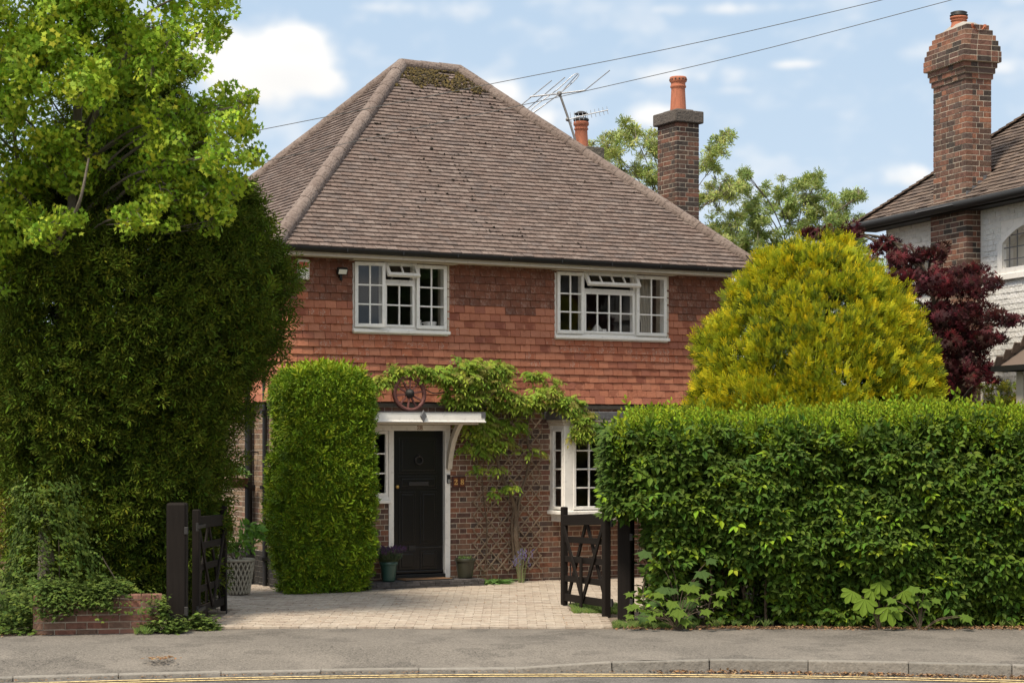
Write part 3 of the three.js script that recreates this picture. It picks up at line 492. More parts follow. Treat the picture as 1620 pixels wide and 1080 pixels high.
// block paved drive: rows of setts with sunk joints
const driveEdge = { x0: -3.42, x1: 1.02 };
{
  const drive = new THREE.Group(); drive.name = 'drive'; drive.userData = { kind: 'structure' }; scene.add(drive);
  const inside = (x, z) => {   // within the drive and in front of the house
    const l = V(x, 0, z).sub(HOUSE).applyAxisAngle(V(0, 1, 0), -TURN);
    if (l.z < .04 && l.x > -.05 && l.x < HW) return false;
    if (z > -20.68) return false;
    if (l.x < 0 && l.z < -1.2) return false;
    const left = z > -23 ? -3.32 : -4.3, right = z > -22.3 ? 1.02 : z > -23.3 ? lerp(1.02, 1.1, 1) - .5 * sstep(-22.2, -22.8, z) * sstep(-23.6, -23, z) : 2.3;
    return x > left && x < right && z > -34;
  };
  const dm = { map: tGrain, bumpMap: tBump, bumpScale: .006, roughness: .95 }, cols = [lin(.47, .39, .31), lin(.44, .36, .285), lin(.5, .42, .335), lin(.41, .33, .26), lin(.46, .385, .31), lin(.51, .435, .355)];
  const list = [];
  for (let r = 0; r < 140; r++) { const z = -20.72 - r * .104; for (let x = -4.4 + (r % 2) * .104; x < 7.6; x += .208) if (inside(x + .1, z)) list.push({ m: BM(x + .1 + rr(-.002, .002), -.012 + .02 + rr(-.0025, .0025) + .006 * fbm(x, z, 3, 2), z, .2, .06, .0975, rr(-.012, .012), rr(-.012, .012), rr(-.008, .008)), c: Math.floor(rnd() * cols.length), s: z + rnd() * 1.2 - Math.abs(x + 1) * .1 }); }
  const box = boxVariants(.2, .06, .0975);
  pieces(drive, 'paving_brick', list, box, tinted(cols, dm), [vcol(dm)]);
  const bed = sheet(-4.4, 2.3, 40, 30, (x, t) => V(x, .022, lerp(-20.62, -32, t))); part(drive, 'joint_sand', bed, mat(lin(.2, .165, .13), { map: tEarth, roughness: 1 }));
}
// ---------------------------------------------------------------- gates, posts and the low wall
setSeed(41);
function gate(label, hx, hz, fx, fz, sag, mirror) {
  const L = Math.hypot(fx - hx, fz - hz), g = thing('timber_gate', label, 'gate', [hx, .02, hz], Math.atan2(-(fz - hz), fx - hx)), m = M.blackWood;
  const top = (x) => 1.2 - sag * x / L, b0 = .12;
  part(g, 'stile', [rb(0, .1, .0, 1.29, -.04, .04, .012)], m); part(g, 'stile', [rb(L - .09, L, .03, top(L) + .11, -.036, .036, .014)], m);
  const rail = (y0, h, d) => part(g, 'rail', [bar(V(.09, y0 + h / 2, 0), V(L - .08, y0 + h / 2 - (y0 > .9 ? sag : sag * .5), 0), h, d)], m);
  rail(top(0) - .12, .13, .055); rail(.84, .075, .022); rail(.6, .075, .022); rail(.36, .075, .022); rail(b0, .09, .03);
  const z = mirror ? -.024 : .024;
  for (const [a, b, s] of [[[.12, .17], [L * .5 - .02, top(L / 2) - .1], 1], [[L - .12, .13], [L * .5 + .02, top(L / 2) - .1], 1], [[.1, top(0) - .14], [L * .5, .16], -1], [[L - .1, top(L) - .14], [L * .5 + .03, .16], -1]]) part(g, 'brace', [bar(V(a[0], a[1], z * s), V(b[0], b[1], z * s), .065, .02)], m);
  part(g, 'mid_post', [rb(L * .5 - .035, L * .5 + .035, .02, .66, -.058, -.036)], m);
  for (const y of [.16, 1.08]) part(g, 'strap_hinge', [rb(-.07, .32, y, y + .04, .041, .048), new THREE.CylinderGeometry(.016, .016, .09, 10).translate(-.05, y + .02, .03)], M.iron);
  part(g, 'drop_bolt', [tube([V(L - .13, -.015, .05), V(L - .13, .3, .05), V(L - .13, .55, .05)], .009)], M.iron);
  return g;
}
gate('open black timber gate hung on the post beside the low brick wall', -3.5, -20.95, -3.43, -22.6, .03, true);
gate('open black timber gate hung on the post beside the tall green hedge', 1.11, -21.95, .63, -23.4, .07, false);
function gatePost(label, x, z, h, w, turn) {
  const g = thing('gate_post', label, 'gate post', [x, -.02, z], turn);
  part(g, 'post', [new RoundedBoxGeometry(w, h, w, 3, .03).translate(0, h / 2, 0)].map((q) => uvMetres(q)), M.blackWood);
  part(g, 'hinge_plate', [rb(w / 2 - .02, w / 2 + .02, .2, .3, w / 2 - .03, w / 2 + .02), rb(w / 2 - .02, w / 2 + .02, h - .34, h - .26, w / 2 - .03, w / 2 + .02)], M.iron);
  return g;
}
gatePost('thick black timber gate post at the end of the low brick wall', -3.63, -20.55, 1.42, .215, .05);
gatePost('black timber gate post half buried in the tall green hedge', 1.3, -21.6, 1.3, .17, -.3);
{
  const g = thing('garden_wall', 'low mossy red brick garden wall under ivy beside the gate post', 'wall', [-5.05, 0, -19.97], .19), L = 1.32, H = .375;
  part(g, 'mortar_core', bx(.01, L - .01, -.05, H - .01, -.21, -.012), M.mortar);
  const mossy = tinted([lin(.25, .11, .075), lin(.2, .095, .066), lin(.28, .14, .1), lin(.17, .1, .07), lin(.22, .13, .09)], brickLook);
  pieces(g, 'brick', [...brickList(L, H, (x, y, w, h) => BM(x, y, -.03 + rr(-.006, .006), w, h, .06, rr(-.012, .012), 0, rr(-.012, .012)), { nm: 5, bond: 'run' }), ...brickList(.2, H, (x, y, w, h) => BM(L - .03, y, -.02 - x, w, h, .06, Math.PI / 2), { nm: 5 }), ...brickList(.2, H, (x, y, w, h) => BM(.03, y, -.02 - x, w, h, .06, Math.PI / 2), { nm: 5 })], BRICK.box, mossy, [vcol(brickLook)]);
  for (let k = 0; k < 12; k++) { const o = part(g, 'coping_brick', BRICK.box[k % 8], pick(mossy)); o.position.set(.055 + k * .112, H + .022, -.11); o.scale.set(.103, .06, .215); o.rotation.y = rr(-.02, .02); }
}
// ---------------------------------------------------------------- things on and by the house
setSeed(51);
{
  const g = onHouse('alarm_box', 'white alarm box under the eaves at the house corner', 'alarm', .16, 4.41, .05);
  part(g, 'cover', [rb(-.085, .085, -.14, .14, -.01, .055, .02)], M.white); part(g, 'red_panel', rb(-.07, .07, .02, .1, .055, .058), mat(lin(.5, .12, .08)));
  const f = onHouse('floodlight', 'small black floodlight on the tiles beside the open casement window', 'light', .71, 4.4, .06);
  part(f, 'lamp_head', [rb(-.075, .075, -.05, .05, 0, .05, .012).rotateX(.5).translate(0, .02, .05)], M.black); part(f, 'lens', [rb(-.06, .06, -.035, .035, .0505, .054).rotateX(.5).translate(0, .02, .05)], mat(lin(.7, .7, .62), { roughness: .2 })); part(f, 'bracket', [rb(-.02, .02, -.08, .02, -.03, .04)], M.black); part(f, 'sensor', new THREE.SphereGeometry(.024, 12, 8).translate(0, -.1, .03), M.black);
  const d = onHouse('doorbell', 'black and silver video doorbell on the white door frame', 'doorbell', 2.395, 1.53, .014);
  part(d, 'casing', rb(-.024, .024, -.06, .065, 0, .022, .008), M.black); part(d, 'button_plate', rb(-.02, .02, -.055, .0, .022, .026), M.steel);
  const font = await new FontLoader().loadAsync('fonts/droid/droid_serif_bold.typeface.json');
  const s = onHouse('house_number_sign', 'dark house number sign with pale figures two and eight on brick', 'sign', 2.56, 1.49, .006);
  part(s, 'backing', rb(-.105, .105, -.085, .085, 0, .016), mat(lin(.06, .02, .018), { roughness: .5 }));
  for (const [t, x] of [['2', -.088], ['8', .012]]) { const p = part(s, 'number_tile', rb(x, x + .076, -.062, .062, .016, .022), mat(lin(.16, .05, .025), { roughness: .35 })); const n = new TextGeometry(t, { font, size: .075, depth: .003, curveSegments: 6 }); n.computeBoundingBox(); n.translate(x + .038 - (n.boundingBox.max.x + n.boundingBox.min.x) / 2, -.0375, .0225); part(p, 'figure', n, mat(lin(.72, .45, .16), { roughness: .4 })); }
}
{ // cart wheel resting on the canopy
  const g = onHouse('cart_wheel', 'old red painted wooden cart wheel standing on the door canopy', 'wheel', 1.6, 2.48, .44), R = .25, m = grain(lin(.17, .06, .05), { roughness: .75 });
  const tilt = new THREE.Matrix4().makeRotationX(-.14);
  part(g, 'rim', new THREE.LatheGeometry([[R - .045, -.022], [R, -.026], [R, .026], [R - .045, .022], [R - .045, -.022]].map(([a, b]) => new THREE.Vector2(a, b)), 40).rotateX(Math.PI / 2).translate(0, R, 0).applyMatrix4(tilt), m);
  for (let k = 0; k < 10; k++) { const a = k / 10 * 2 * Math.PI + .15; part(g, 'spoke', bar(V(Math.cos(a) * .05, R + Math.sin(a) * .05, 0), V(Math.cos(a) * (R - .04), R + Math.sin(a) * (R - .04), 0), .024, .026).applyMatrix4(tilt), m); }
  part(g, 'hub', new THREE.LatheGeometry([[0, -.05], [.05, -.05], [.065, -.02], [.065, .02], [.05, .06], [.03, .065], [.03, .09], [0, .09]].map(([a, b]) => new THREE.Vector2(a, b)), 20).rotateX(Math.PI / 2).translate(0, R, 0).applyMatrix4(tilt), M.iron);
}
{ // trellis
  const g = onHouse('wall_trellis', 'diamond wooden trellis fixed to the brick wall beside the door', 'trellis', 2.78, .2, .012), w = 1.12, h = 2.2, s = .2;
  const clip = (x, y, dx, dy) => { let t0 = -9, t1 = 9; for (const [p, d, m] of [[x, dx, w], [y, dy, h]]) { const a = -p / d, b = (m - p) / d; t0 = Math.max(t0, Math.min(a, b)); t1 = Math.min(t1, Math.max(a, b)); } return t1 - t0 > .12 ? [t0, t1] : null; };
  for (let k = -6; k < 18; k++) for (const sgn of [1, -1]) { const dx = .68 * sgn, dy = .733, x = sgn > 0 ? 0 : w, y = k * s + rr(-.01, .01), c = clip(x, y, dx + rr(-.01, .01), dy); if (!c) continue; const z = sgn > 0 ? .03 : .016; part(g, 'lath', bar(V(x + dx * c[0], y + dy * c[0], z), V(x + dx * c[1], y + dy * c[1], z), .02, .011), M.trellis); }
}
{ // curtains and ornaments behind the upper windows
  const curtain = (label, u, w, dep, tie) => {
    const g = onHouse('curtain', label, 'curtain', u, 2.62, -.32, 'curtains in the upper windows'), P = [], I = [], n = 46;
    for (let i = 0; i <= n; i++) for (let j = 0; j <= 10; j++) { const t = i / n, y = j / 10, pinch = tie ? lerp(.45, 1, Math.pow(Math.abs(y - .35) / .65, .8)) : 1; P.push(t * w * pinch + (tie < 0 ? w * (1 - pinch) : 0), .8 + y * 1.12, .035 * Math.sin(t * 26 + .4 * Math.sin(y * 3)) * pinch); }
    for (let i = 0; i < n; i++) for (let j = 0; j < 10; j++) { const a = i * 11 + j; I.push(a, a + 11, a + 1, a + 11, a + 12, a + 1); }
    const q = new THREE.BufferGeometry(); q.setAttribute('position', new THREE.Float32BufferAttribute(P, 3)); q.setIndex(I); q.computeVertexNormals(); part(g, 'cloth', q, M.curtain); part(g, 'rail', tube([V(-.03, 1.93, 0), V(w / 2, 1.93, 0), V(w + .03, 1.93, 0)], .012), M.white);
  };
  curtain('cream curtain drawn aside in the wide upper window away from the conifer', 4.16, .26, 0, 1); curtain('cream curtain gathered in the wide upper window next to the golden conifer', 5.66, .34, 0, -1);
  const a = onHouse('model_house', 'small white ornament standing inside the wide upper window sill', 'ornament', 4.98, 3.63, -.2);
  part(a, 'body', [rb(-.11, .11, 0, .09, -.05, .05), new THREE.CylinderGeometry(0, .1, .12, 4).rotateY(.78).translate(0, .15, 0), rb(-.16, -.06, 0, .05, -.04, .04), rb(.07, .15, 0, .12, -.03, .03)], M.white);
  const j = onHouse('china_jug', 'white china jug standing inside the open upper window', 'jug', 2.0, 3.63, -.18);
  part(j, 'jug_body', new THREE.LatheGeometry([[0, 0], [.05, 0], [.075, .06], [.05, .12], [.06, .16], [.05, .16], [.04, .12]].map(([x, y]) => new THREE.Vector2(x, y)), 18), M.white); part(j, 'handle', new THREE.TorusGeometry(.035, .008, 6, 14).translate(.08, .09, 0), M.white);
  const b = onHouse('china_bowl', 'white china bowl standing beside the jug inside the upper window', 'bowl', 2.2, 3.63, -.18);
  part(b, 'bowl_body', new THREE.LatheGeometry([[0, 0], [.05, 0], [.09, .08], [.1, .14], [.09, .14], [.07, .05]].map(([x, y]) => new THREE.Vector2(x, y)), 18), M.white);
  part(b, 'foot', new THREE.CylinderGeometry(.05, .055, .012, 16).translate(0, -.004, 0), M.white);
}
{ // doormat
  const g = onHouse('doormat', 'brown coir doormat lying on the grey brick doorstep', 'doormat', 1.93, .134, .2); part(g, 'mat', rb(-.36, .36, 0, .018, -.13, .17, .006), grain(lin(.28, .15, .07), { bumpScale: .01 })); part(g, 'border', [rb(-.375, .375, 0, .012, -.145, -.13), rb(-.375, .375, 0, .012, .17, .185)], M.black);
}
// television aerial on a mast strapped to the rear chimney
{
  const Z = 32.7, a = at(914, 238, Z), g = thing('television_aerial', 'grey television aerial on a leaning mast by the rear chimney', 'aerial', a.toArray()), p = (x, y, dz = 0) => at(x, y, Z + dz).sub(a);
  part(g, 'mast', tube([p(918, 250), p(905, 205), p(885, 147)], .02, 8), M.dullSteel);
  part(g, 'boom', tube([p(838, 153), p(885, 148), p(925, 143)], .014, 6), M.steel);
  for (const [x0, y0, x1, y1] of [[821, 169, 873, 127], [830, 176, 894, 122], [842, 180, 886, 148], [886, 148, 914, 117], [924, 144, 965, 111]]) part(g, 'element', tube([p(x0, y0, .1), p((x0 + x1) / 2, (y0 + y1) / 2), p(x1, y1, -.1)], .009, 6), M.steel);
  part(g, 'folded_dipole', [tube([p(841, 180), p(880, 152), p(912, 124), p(916, 117), p(912, 116), p(880, 143), p(842, 172), p(840, 178), p(841, 180)], .009, 6)], M.steel);
  part(g, 'clamp', [new THREE.SphereGeometry(.045, 10, 8).translate(...p(885, 148).toArray()), new THREE.SphereGeometry(.035, 10, 8).translate(...p(898, 189).toArray())], M.dullSteel);
  part(g, 'lower_boom', tube([p(896, 190), p(930, 181), p(962, 174)], .009, 6), M.steel);
  for (let k = 0; k < 10; k++) { const x = lerp(903, 961, k / 9), y = lerp(187, 174.5, k / 9), l = k < 2 ? 9 : 6; part(g, 'director', tube([p(x - 1, y - l), p(x, y), p(x + 1.5, y + l)], .005, 5), M.steel); }
}
// overhead cables
{
  const cab = (label, pts) => { const p = pts.map(([x, y, Z]) => at(x, y, Z + 4.2)), o = part(scene, 'overhead_cable', tube(p, .0045, 6), mat(lin(.1, .1, .1))); o.userData = { label, category: 'cable', group: 'overhead cables' }; };
  cab('upper of two thin overhead cables crossing in front of the roof', [[-200, 318, 19.6], [200, 246, 19.2], [540, 180, 18.9], [770, 134, 18.7], [1100, 68, 18.4], [1395, 0, 18.1], [1900, -125, 17.7]]);
  cab('lower of two thin overhead cables crossing in front of the roof', [[-200, 390, 20.2], [200, 306, 19.8], [460, 246, 19.5], [930, 143, 19.1], [1200, 80, 18.9], [1505, 0, 18.6], [1900, -105, 18.2]]);
}
// ---------------------------------------------------------------- the white house next door
setSeed(61);
{
  const TN = -1.2428, g = thing('white_house', 'white painted brick house with tiled roof and tall corbelled chimney', 'house', at(1529, 700, 26).setY(0).toArray(), TN);
  // x runs along its wall towards the road, z out of the wall; origin at the near corner of the chimney breast
  const E = 5.32, X0 = -2.5, X1 = 5, wz = -.2, tanp = .81, ov = .34;
  const W1 = [.55, 1.95, 4.33, 4.72, 4.95], W2 = [-1.86, -.98, 4.33, 4.72, 4.9], W3 = [-1.9, -1.0, 1.2, 2.3, 2.3];
  const sh = new THREE.Shape([[X0, 0], [X1, 0], [X1, E - .05], [X0, E - .05]].map(([x, y]) => new THREE.Vector2(x, y)));
  for (const [a, b, c, s, t] of [W1, W2]) { const p = new THREE.Path(); p.moveTo(a, c); p.lineTo(a, s); p.quadraticCurveTo((a + b) / 2, 2 * t - s, b, s); p.lineTo(b, c); p.closePath(); sh.holes.push(p); }
  part(g, 'wall_core', [new THREE.ExtrudeGeometry(sh, { depth: .25, bevelEnabled: false, curveSegments: 16 }).translate(0, 0, wz - .256), bx(X0, X0 + .25, 0, E - .05, -6, wz - .26), bx(X1 - .25, X1, 0, E - .05, -6, wz - .26), bx(X0 + .26, X1 - .26, 0, E - .05, -6, -5.75)], M.white);
  part(g, 'inside_floor', [bx(X0 + .26, X1 - .26, 2.5, 2.6, -5.7, wz - .27), bx(X0 + .26, X1 - .26, 2.61, E - .06, -2.2, -2.1)], M.room);
  const hole = (W) => [W[0] - .02, W[1] + .02, W[2] - .02, W[4] + .04];
  const holes = [hole(W1), hole(W2), [-.9, .1, 0, 6]];
  const L = brickList(X1 - X0, E - .06, (x, y, w, h) => BM(X0 + x, y, wz - .025 + rr(-.004, .004), w, h, .06), { holes: holes.map(([a, b, c, d]) => [a - X0, b - X0, c, d]), nm: 3, score: (x, y) => (x > 2.4 && y > 2.3 ? 10 : 0) + (x > 3.2 && x < 6 ? 5 : 0) + rnd() * 3 });
  pieces(g, 'painted_brick', L, BRICKWHITE.box, BRICKWHITE.mats, BRICKWHITE.v);
  for (const [a, b, c, s, t] of [W1, W2]) {
    const win = group(g, 'arched_window'), fr = new THREE.Shape(), inn = new THREE.Path(), k = .06; fr.moveTo(a - .05, c - .03); fr.lineTo(a - .05, s); fr.quadraticCurveTo((a + b) / 2, 2 * t - s + .09, b + .05, s); fr.lineTo(b + .05, c - .03); fr.closePath();
    inn.moveTo(a + k, c + k); inn.lineTo(a + k, s); inn.quadraticCurveTo((a + b) / 2, 2 * t - s - .04, b - k, s); inn.lineTo(b - k, c + k); inn.closePath(); fr.holes.push(inn);
    part(win, 'frame', new THREE.ExtrudeGeometry(fr, { depth: .05, bevelEnabled: true, bevelSize: .008, bevelThickness: .008, bevelSegments: 1, curveSegments: 20 }).translate(0, 0, wz - .03), M.white);
    const gl = new THREE.Shape(); gl.moveTo(a, c); gl.lineTo(a, s); gl.quadraticCurveTo((a + b) / 2, 2 * t - s, b, s); gl.lineTo(b, c); gl.closePath(); part(win, 'pane', new THREE.ExtrudeGeometry(gl, { depth: .004, bevelEnabled: false, curveSegments: 12 }).translate(0, 0, wz - .02), M.glass);
    const bars = []; for (let x = a + .18; x < b - .1; x += .18) bars.push(bx(x - .006, x + .006, c + .02, s + (t - s) * (1 - Math.pow((x - (a + b) / 2) / ((b - a) / 2), 2)), wz - .016, wz - .006)); for (let y = c + .17; y < t; y += .16) { const q = y > s ? Math.sqrt(Math.max(0, 1 - (y - s) / (t - s))) : 1; bars.push(bx((a + b) / 2 - (b - a) / 2 * q, (a + b) / 2 + (b - a) / 2 * q, y - .006, y + .006, wz - .0165, wz - .0055)); }
    part(win, 'lead_bars', bars, M.lead); part(win, 'window_sill', rb(a - .1, b + .1, c - .1, c - .02, wz - .04, wz + .05), M.white);
    part(win, 'blind', bx(a - .1, b + .1, c, s + .3, wz - .2, wz - .19), M.curtain);
  }
  // chimney: breast, shaft and corbelled head
  const ch = group(g, 'tall_chimney'), pal = { mats: [...BRICK.mats, ...BRICKDARK.mats], v: BRICK.v, box: BRICK.box }, LL = [];
  const cols = (x0, x1, z0, z1, y0, y1, s) => { part(ch, 'mortar_core', bx(x0 + .003, x1 - .003, y0, y1, z0 + .003, z1 - .003), M.mortar); const H = y1 - y0; LL.push(...brickList(x1 - x0, H, (x, y, w, h) => BM(x0 + x, y, z1 - .051 + rr(-.002, .003), w, h, .1025), { y0, nm: 13, score: () => s + rnd() }), ...brickList(z1 - z0 - .1035, H, (x, y, w, h) => BM(x1 - .03 + rr(-.002, .002), y, z1 - .1035 - x, w, h, .06, Math.PI / 2), { y0, nm: 13, first: 1, score: () => s + rnd() }), ...brickList(z1 - z0 - .06, H, (x, y, w, h) => BM(x0 + .03, y, z1 - .06 - x, w, h, .06, Math.PI / 2), { y0, nm: 13 })); };
  cols(-.88, .04, -.21, .02, 2.4, 5.25, 5); cols(-.84, 0, -.4, 0, 5.25, 7.05, 10);
  let y = 7.05; for (const o of [.02, .04, .06, .1, .1, .09, .07, .045, .015, -.02]) { cols(-.84 - o, o, -.4 - o, o, y, y + .075, 20); y += .0755; }
  pieces(ch, 'chimney_brick', LL, pal.box, pal.mats, pal.v);
  part(ch, 'flaunching', new THREE.CylinderGeometry(.2, .38, .1, 4).rotateY(.785).scale(1.2, 1, .62).translate(-.42, y + .03, -.2), M.concrete);
  const p1 = pot(ch, -.5, y + .0, -.2, .12, .2, false); part(p1, 'cowl', new THREE.LatheGeometry([[.1, 0], [.14, .02], [.15, .05], [.12, .07], [.14, .1], [.1, .12], [0, .13]].map(([a, b]) => new THREE.Vector2(a, b)), 20).scale(.85, .7, .85).translate(-.5, y + .19, -.2), M.black);
  part(ch, 'half_round_pot', [new THREE.CylinderGeometry(.11, .11, .36, 18, 1, true, -Math.PI / 2, Math.PI).rotateX(Math.PI / 2).rotateY(Math.PI / 2).translate(-.16, y, -.2), new THREE.CylinderGeometry(.09, .09, .36, 18, 1, true, -Math.PI / 2, Math.PI).rotateX(Math.PI / 2).rotateY(Math.PI / 2).translate(-.16, y, -.2)], M.terracotta);
  part(ch, 'lead_flashing', [bx(-.9, .06, 5.29, 5.305, -.02, .26).rotateX(0), ...[0, 1, 2, 3].map((k) => bx(.002, .03, 5.36 + k * .075, 5.5 + k * .075, -.12 - k * .09, -.0 - k * .09)), ...[0, 1].map((k) => bx(-.87, -.842, 5.34 + k * .075, 5.46 + k * .075, -.12 - k * .09, -.0 - k * .09))], M.lead);
  // roof: eaves tiles in rows with bonnet hips
  const roof = group(g, 'roof'), h = 3.2, sl = h * Math.hypot(1, tanp), rows = Math.round(sl / .1), A = V(X0 - ov, E, wz + ov), Lx = X1 - X0 + 2 * ov;
  const S = V(0, tanp, -1).normalize(), Nn = V(1, 0, 0).cross(S).normalize(), look = { map: tRoof, bumpMap: tBump, bumpScale: .005, roughness: .93 }, cc = [lin(.13, .095, .075), lin(.16, .12, .095), lin(.11, .08, .065), lin(.18, .13, .1)], q0 = new THREE.Matrix4().makeBasis(V(1, 0, 0), S, Nn), tl = [];
  const q = h; { const Pp = [], R1 = V(X0 - ov + q, E + q * tanp, wz + ov - q), R2 = V(X1 + ov - q, E + q * tanp, wz + ov - q), B = V(X1 + ov, E, wz + ov), C = V(X1 + ov, E, wz + ov - 2 * q), D = V(X0 - ov, E, wz + ov - 2 * q), f = (...v) => v.forEach((p) => Pp.push(p.x, p.y - .03, p.z)); f(A, B, R2, A, R2, R1, D, A, R1, B, C, R2, C, D, R1, C, R1, R2, A, C, B, A, D, C); const gg = new THREE.BufferGeometry(); gg.setAttribute('position', new THREE.Float32BufferAttribute(Pp, 3)); gg.computeVertexNormals(); uvMetres(gg); part(roof, 'roof_deck', gg, grain(lin(.08, .06, .05))); }
  for (let r = 0; r < rows; r++) { const s0 = r * .1, ins = (s0 + .05) / Math.hypot(1, tanp); for (let x = r % 2 ? -.0825 : 0; x < Lx; x += .165) { const a = Math.max(x, ins - .02), b = Math.min(x + .165, Lx - ins + .02); if (b - a < .03) continue; const px = A.x + (a + b) / 2; if (px > -.84 && px < 0 && s0 > .1 && s0 < .75) continue; const m = new THREE.Matrix4().copy(q0).multiply(new THREE.Matrix4().makeRotationX(-.16 + rr(-.03, .03))).scale(V(b - a - .004, .14, .015)); m.setPosition(A.clone().add(V((a + b) / 2, 0, 0)).addScaledVector(S, s0 + .06 + rr(-.006, .006)).addScaledVector(Nn, rr(0, .008))); tl.push({ m, c: Math.floor(rnd() * 4), s: px < 3 && r < 20 ? 10 + rnd() : 0 }); } }
  pieces(roof, 'roof_tile', tl, boxVariants(.165, .14, .015), tinted(cc, look), [vcol(look)]);
  for (let k = 0; k < rows; k += 1) { const s0 = k * .1, t = (s0 + .04) / Math.hypot(1, tanp); const o = part(roof, 'bonnet_tile', BRICK.box[k % 8], mat(pick(cc), look)); o.position.set(A.x + t, A.y + t * tanp + .035, A.z - t); o.scale.set(.16, .022, .2); o.rotation.set(.1, .785, .35); }
  part(g, 'eaves_board', [rb(X0 - .3, X1 + .3, E - .1, E - .01, wz + .27, wz + .29), bx(X0 - .3, X1 + .3, E - .09, E - .07, wz + .001, wz + .27)], M.black);
  part(g, 'gutter', [new THREE.CylinderGeometry(.06, .06, Lx + .06, 14, 1, false).rotateZ(Math.PI / 2).translate((X0 + X1) / 2, E - .03, wz + ov + .04)], M.black);
  // porch roof at the foot of the wall
  const po = group(g, 'porch'), pa = V(1.0, 3.05, .95);
  { const P = [], f = (...v) => v.forEach((p) => P.push(p.x, p.y, p.z)), a = V(1.9, 3.02, .72), b = V(4.6, 3.02, .72), c = V(4.0, 3.75, -.1), d = V(2.5, 3.75, -.1), e = V(1.9, 3.02, -.19), k = V(4.6, 3.02, -.19); f(a, b, c, a, c, d, e, a, d, b, k, c, a, e, k, a, k, b, e, d, c, e, c, k); const gg = new THREE.BufferGeometry(); gg.setAttribute('position', new THREE.Float32BufferAttribute(P, 3)); gg.computeVertexNormals(); uvMetres(gg); part(po, 'porch_deck', gg, mat(cc[0])); const Sx = V(.6, .73, 0).normalize(), Nx = V(-.73, .6, 0).normalize(); for (let r = 0; r < 8; r++) for (let x = 0; x < 5.6 - r * .6; x++) { const o = part(po, 'porch_tile', BRICK.box[(r + x) % 8], mat(pick(cc), look)); const m = new THREE.Matrix4().makeBasis(V(0, 0, 1), Sx, Nx.clone()).multiply(new THREE.Matrix4().makeRotationX(.14)).scale(V(.16, .15, .016)); m.setPosition(e.clone().addScaledVector(V(0, 0, 1), .08 + x * .165 + (r % 2) * .08).addScaledVector(Sx, .06 + r * .11).addScaledVector(Nx, .012)); m.decompose(o.position, o.quaternion, o.scale); } }
  part(po, 'porch_gutter', [bx(1.9, 4.66, 2.95, 3.015, .69, .79), bx(1.82, 1.899, 2.95, 3.015, -.19, .79)], M.black); part(po, 'porch_post', [bx(2.1, 2.24, 0, 2.94, .45, .6)], M.cream);
}
console.log('setting ready');
// ---------------------------------------------------------------- leaves and sprigs
setSeed(71);
function blade(outline, fold = .25, droop = 0) {   // a leaf from half-outline points (t along, half width), folded along its midrib; grows along +y, faces +z
  const P = [], push = (...v) => P.push(...v.flat());
  const pt = (t, w, s) => [s * w, t, Math.abs(w) * fold - droop * t * t];
  for (let i = 0; i + 1 < outline.length; i++) { const [t0, w0] = outline[i], [t1, w1] = outline[i + 1]; for (const s of [1, -1]) { const a = pt(t0, 0, 1), b = pt(t1, 0, 1), c = pt(t1, w1, s), d = pt(t0, w0, s); const tri = (x, y, z) => s > 0 ? push(x, z, y) : push(x, y, z); if (w1 > 0) tri(a, b, c); if (w0 > 0) tri(a, c, d); if (w1 === 0 && w0 > 0) {} } }
  const g = new THREE.BufferGeometry(); g.setAttribute('position', new THREE.Float32BufferAttribute(P, 3)); g.computeVertexNormals(); return g;
}
function lobed(tips, r0 = .35) {   // a palmate leaf: tips as [angle, length]; centre at the stalk
  const pts = []; tips.forEach(([a, l], i) => { if (i) { const [pa, pl] = tips[i - 1], m = (a + pa) / 2; pts.push([Math.sin(m) * r0 * Math.min(l, pl), Math.cos(m) * r0 * Math.min(l, pl)]); } const w = .22; pts.push([Math.sin(a - w) * l * .62, Math.cos(a - w) * l * .62], [Math.sin(a) * l, Math.cos(a) * l], [Math.sin(a + w) * l * .62, Math.cos(a + w) * l * .62]); });
  const P = []; const z = (x, y) => -.18 * (x * x + y * y); for (let i = 0; i + 1 < pts.length; i++) { const [a, b] = pts[i], [c, d] = pts[i + 1]; P.push(0, -.05, 0, c, d, z(c, d), a, b, z(a, b)); }
  const g = new THREE.BufferGeometry(); g.setAttribute('position', new THREE.Float32BufferAttribute(P, 3)); g.computeVertexNormals(); return g;
}
const OV = [[0, 0], [.2, .2], [.45, .27], [.75, .15], [1, 0]], NARROW = [[0, 0], [.3, .13], [.65, .12], [1, 0]], NEEDLE = [[0, .06], [.7, .07], [1, 0]];
const LEAF = { ovate: blade(OV, .35, .18), narrow: blade(NARROW, .3, .15), needle: blade(NEEDLE, .2, .1), leaflet: blade([[0, 0], [.3, .17], [.6, .14], [1, 0]], .3, .3), strap: blade([[0, .035], [.4, .05], [.8, .03], [1, 0]], .3, .55) };
LEAF.maple = lobed([[-1.95, .5], [-1.0, .88], [0, 1], [1.0, .88], [1.95, .5]], .72); LEAF.acer = lobed([[-2.2, .45], [-1.5, .75], [-.75, .95], [0, 1], [.75, .95], [1.5, .75], [2.2, .45]], .3);
LEAF.ivy = lobed([[-2.0, .6], [-1.0, .8], [0, 1], [1.0, .8], [2.0, .6]], .78);
const place = (pos, dir, face, s, roll = 0) => { const y = dir.clone().normalize(), z = face.clone().addScaledVector(y, -face.dot(y)); if (z.lengthSq() < 1e-4) z.set(y.z, 0, -y.x).add(V(.01, 0, .01)); z.normalize(); const x = y.clone().cross(z).normalize(); z.crossVectors(x, y); const m = new THREE.Matrix4().makeBasis(x, y, z); if (roll) m.multiply(new THREE.Matrix4().makeRotationY(roll)); m.scale(V(s, s, s)); m.setPosition(pos); return m; };
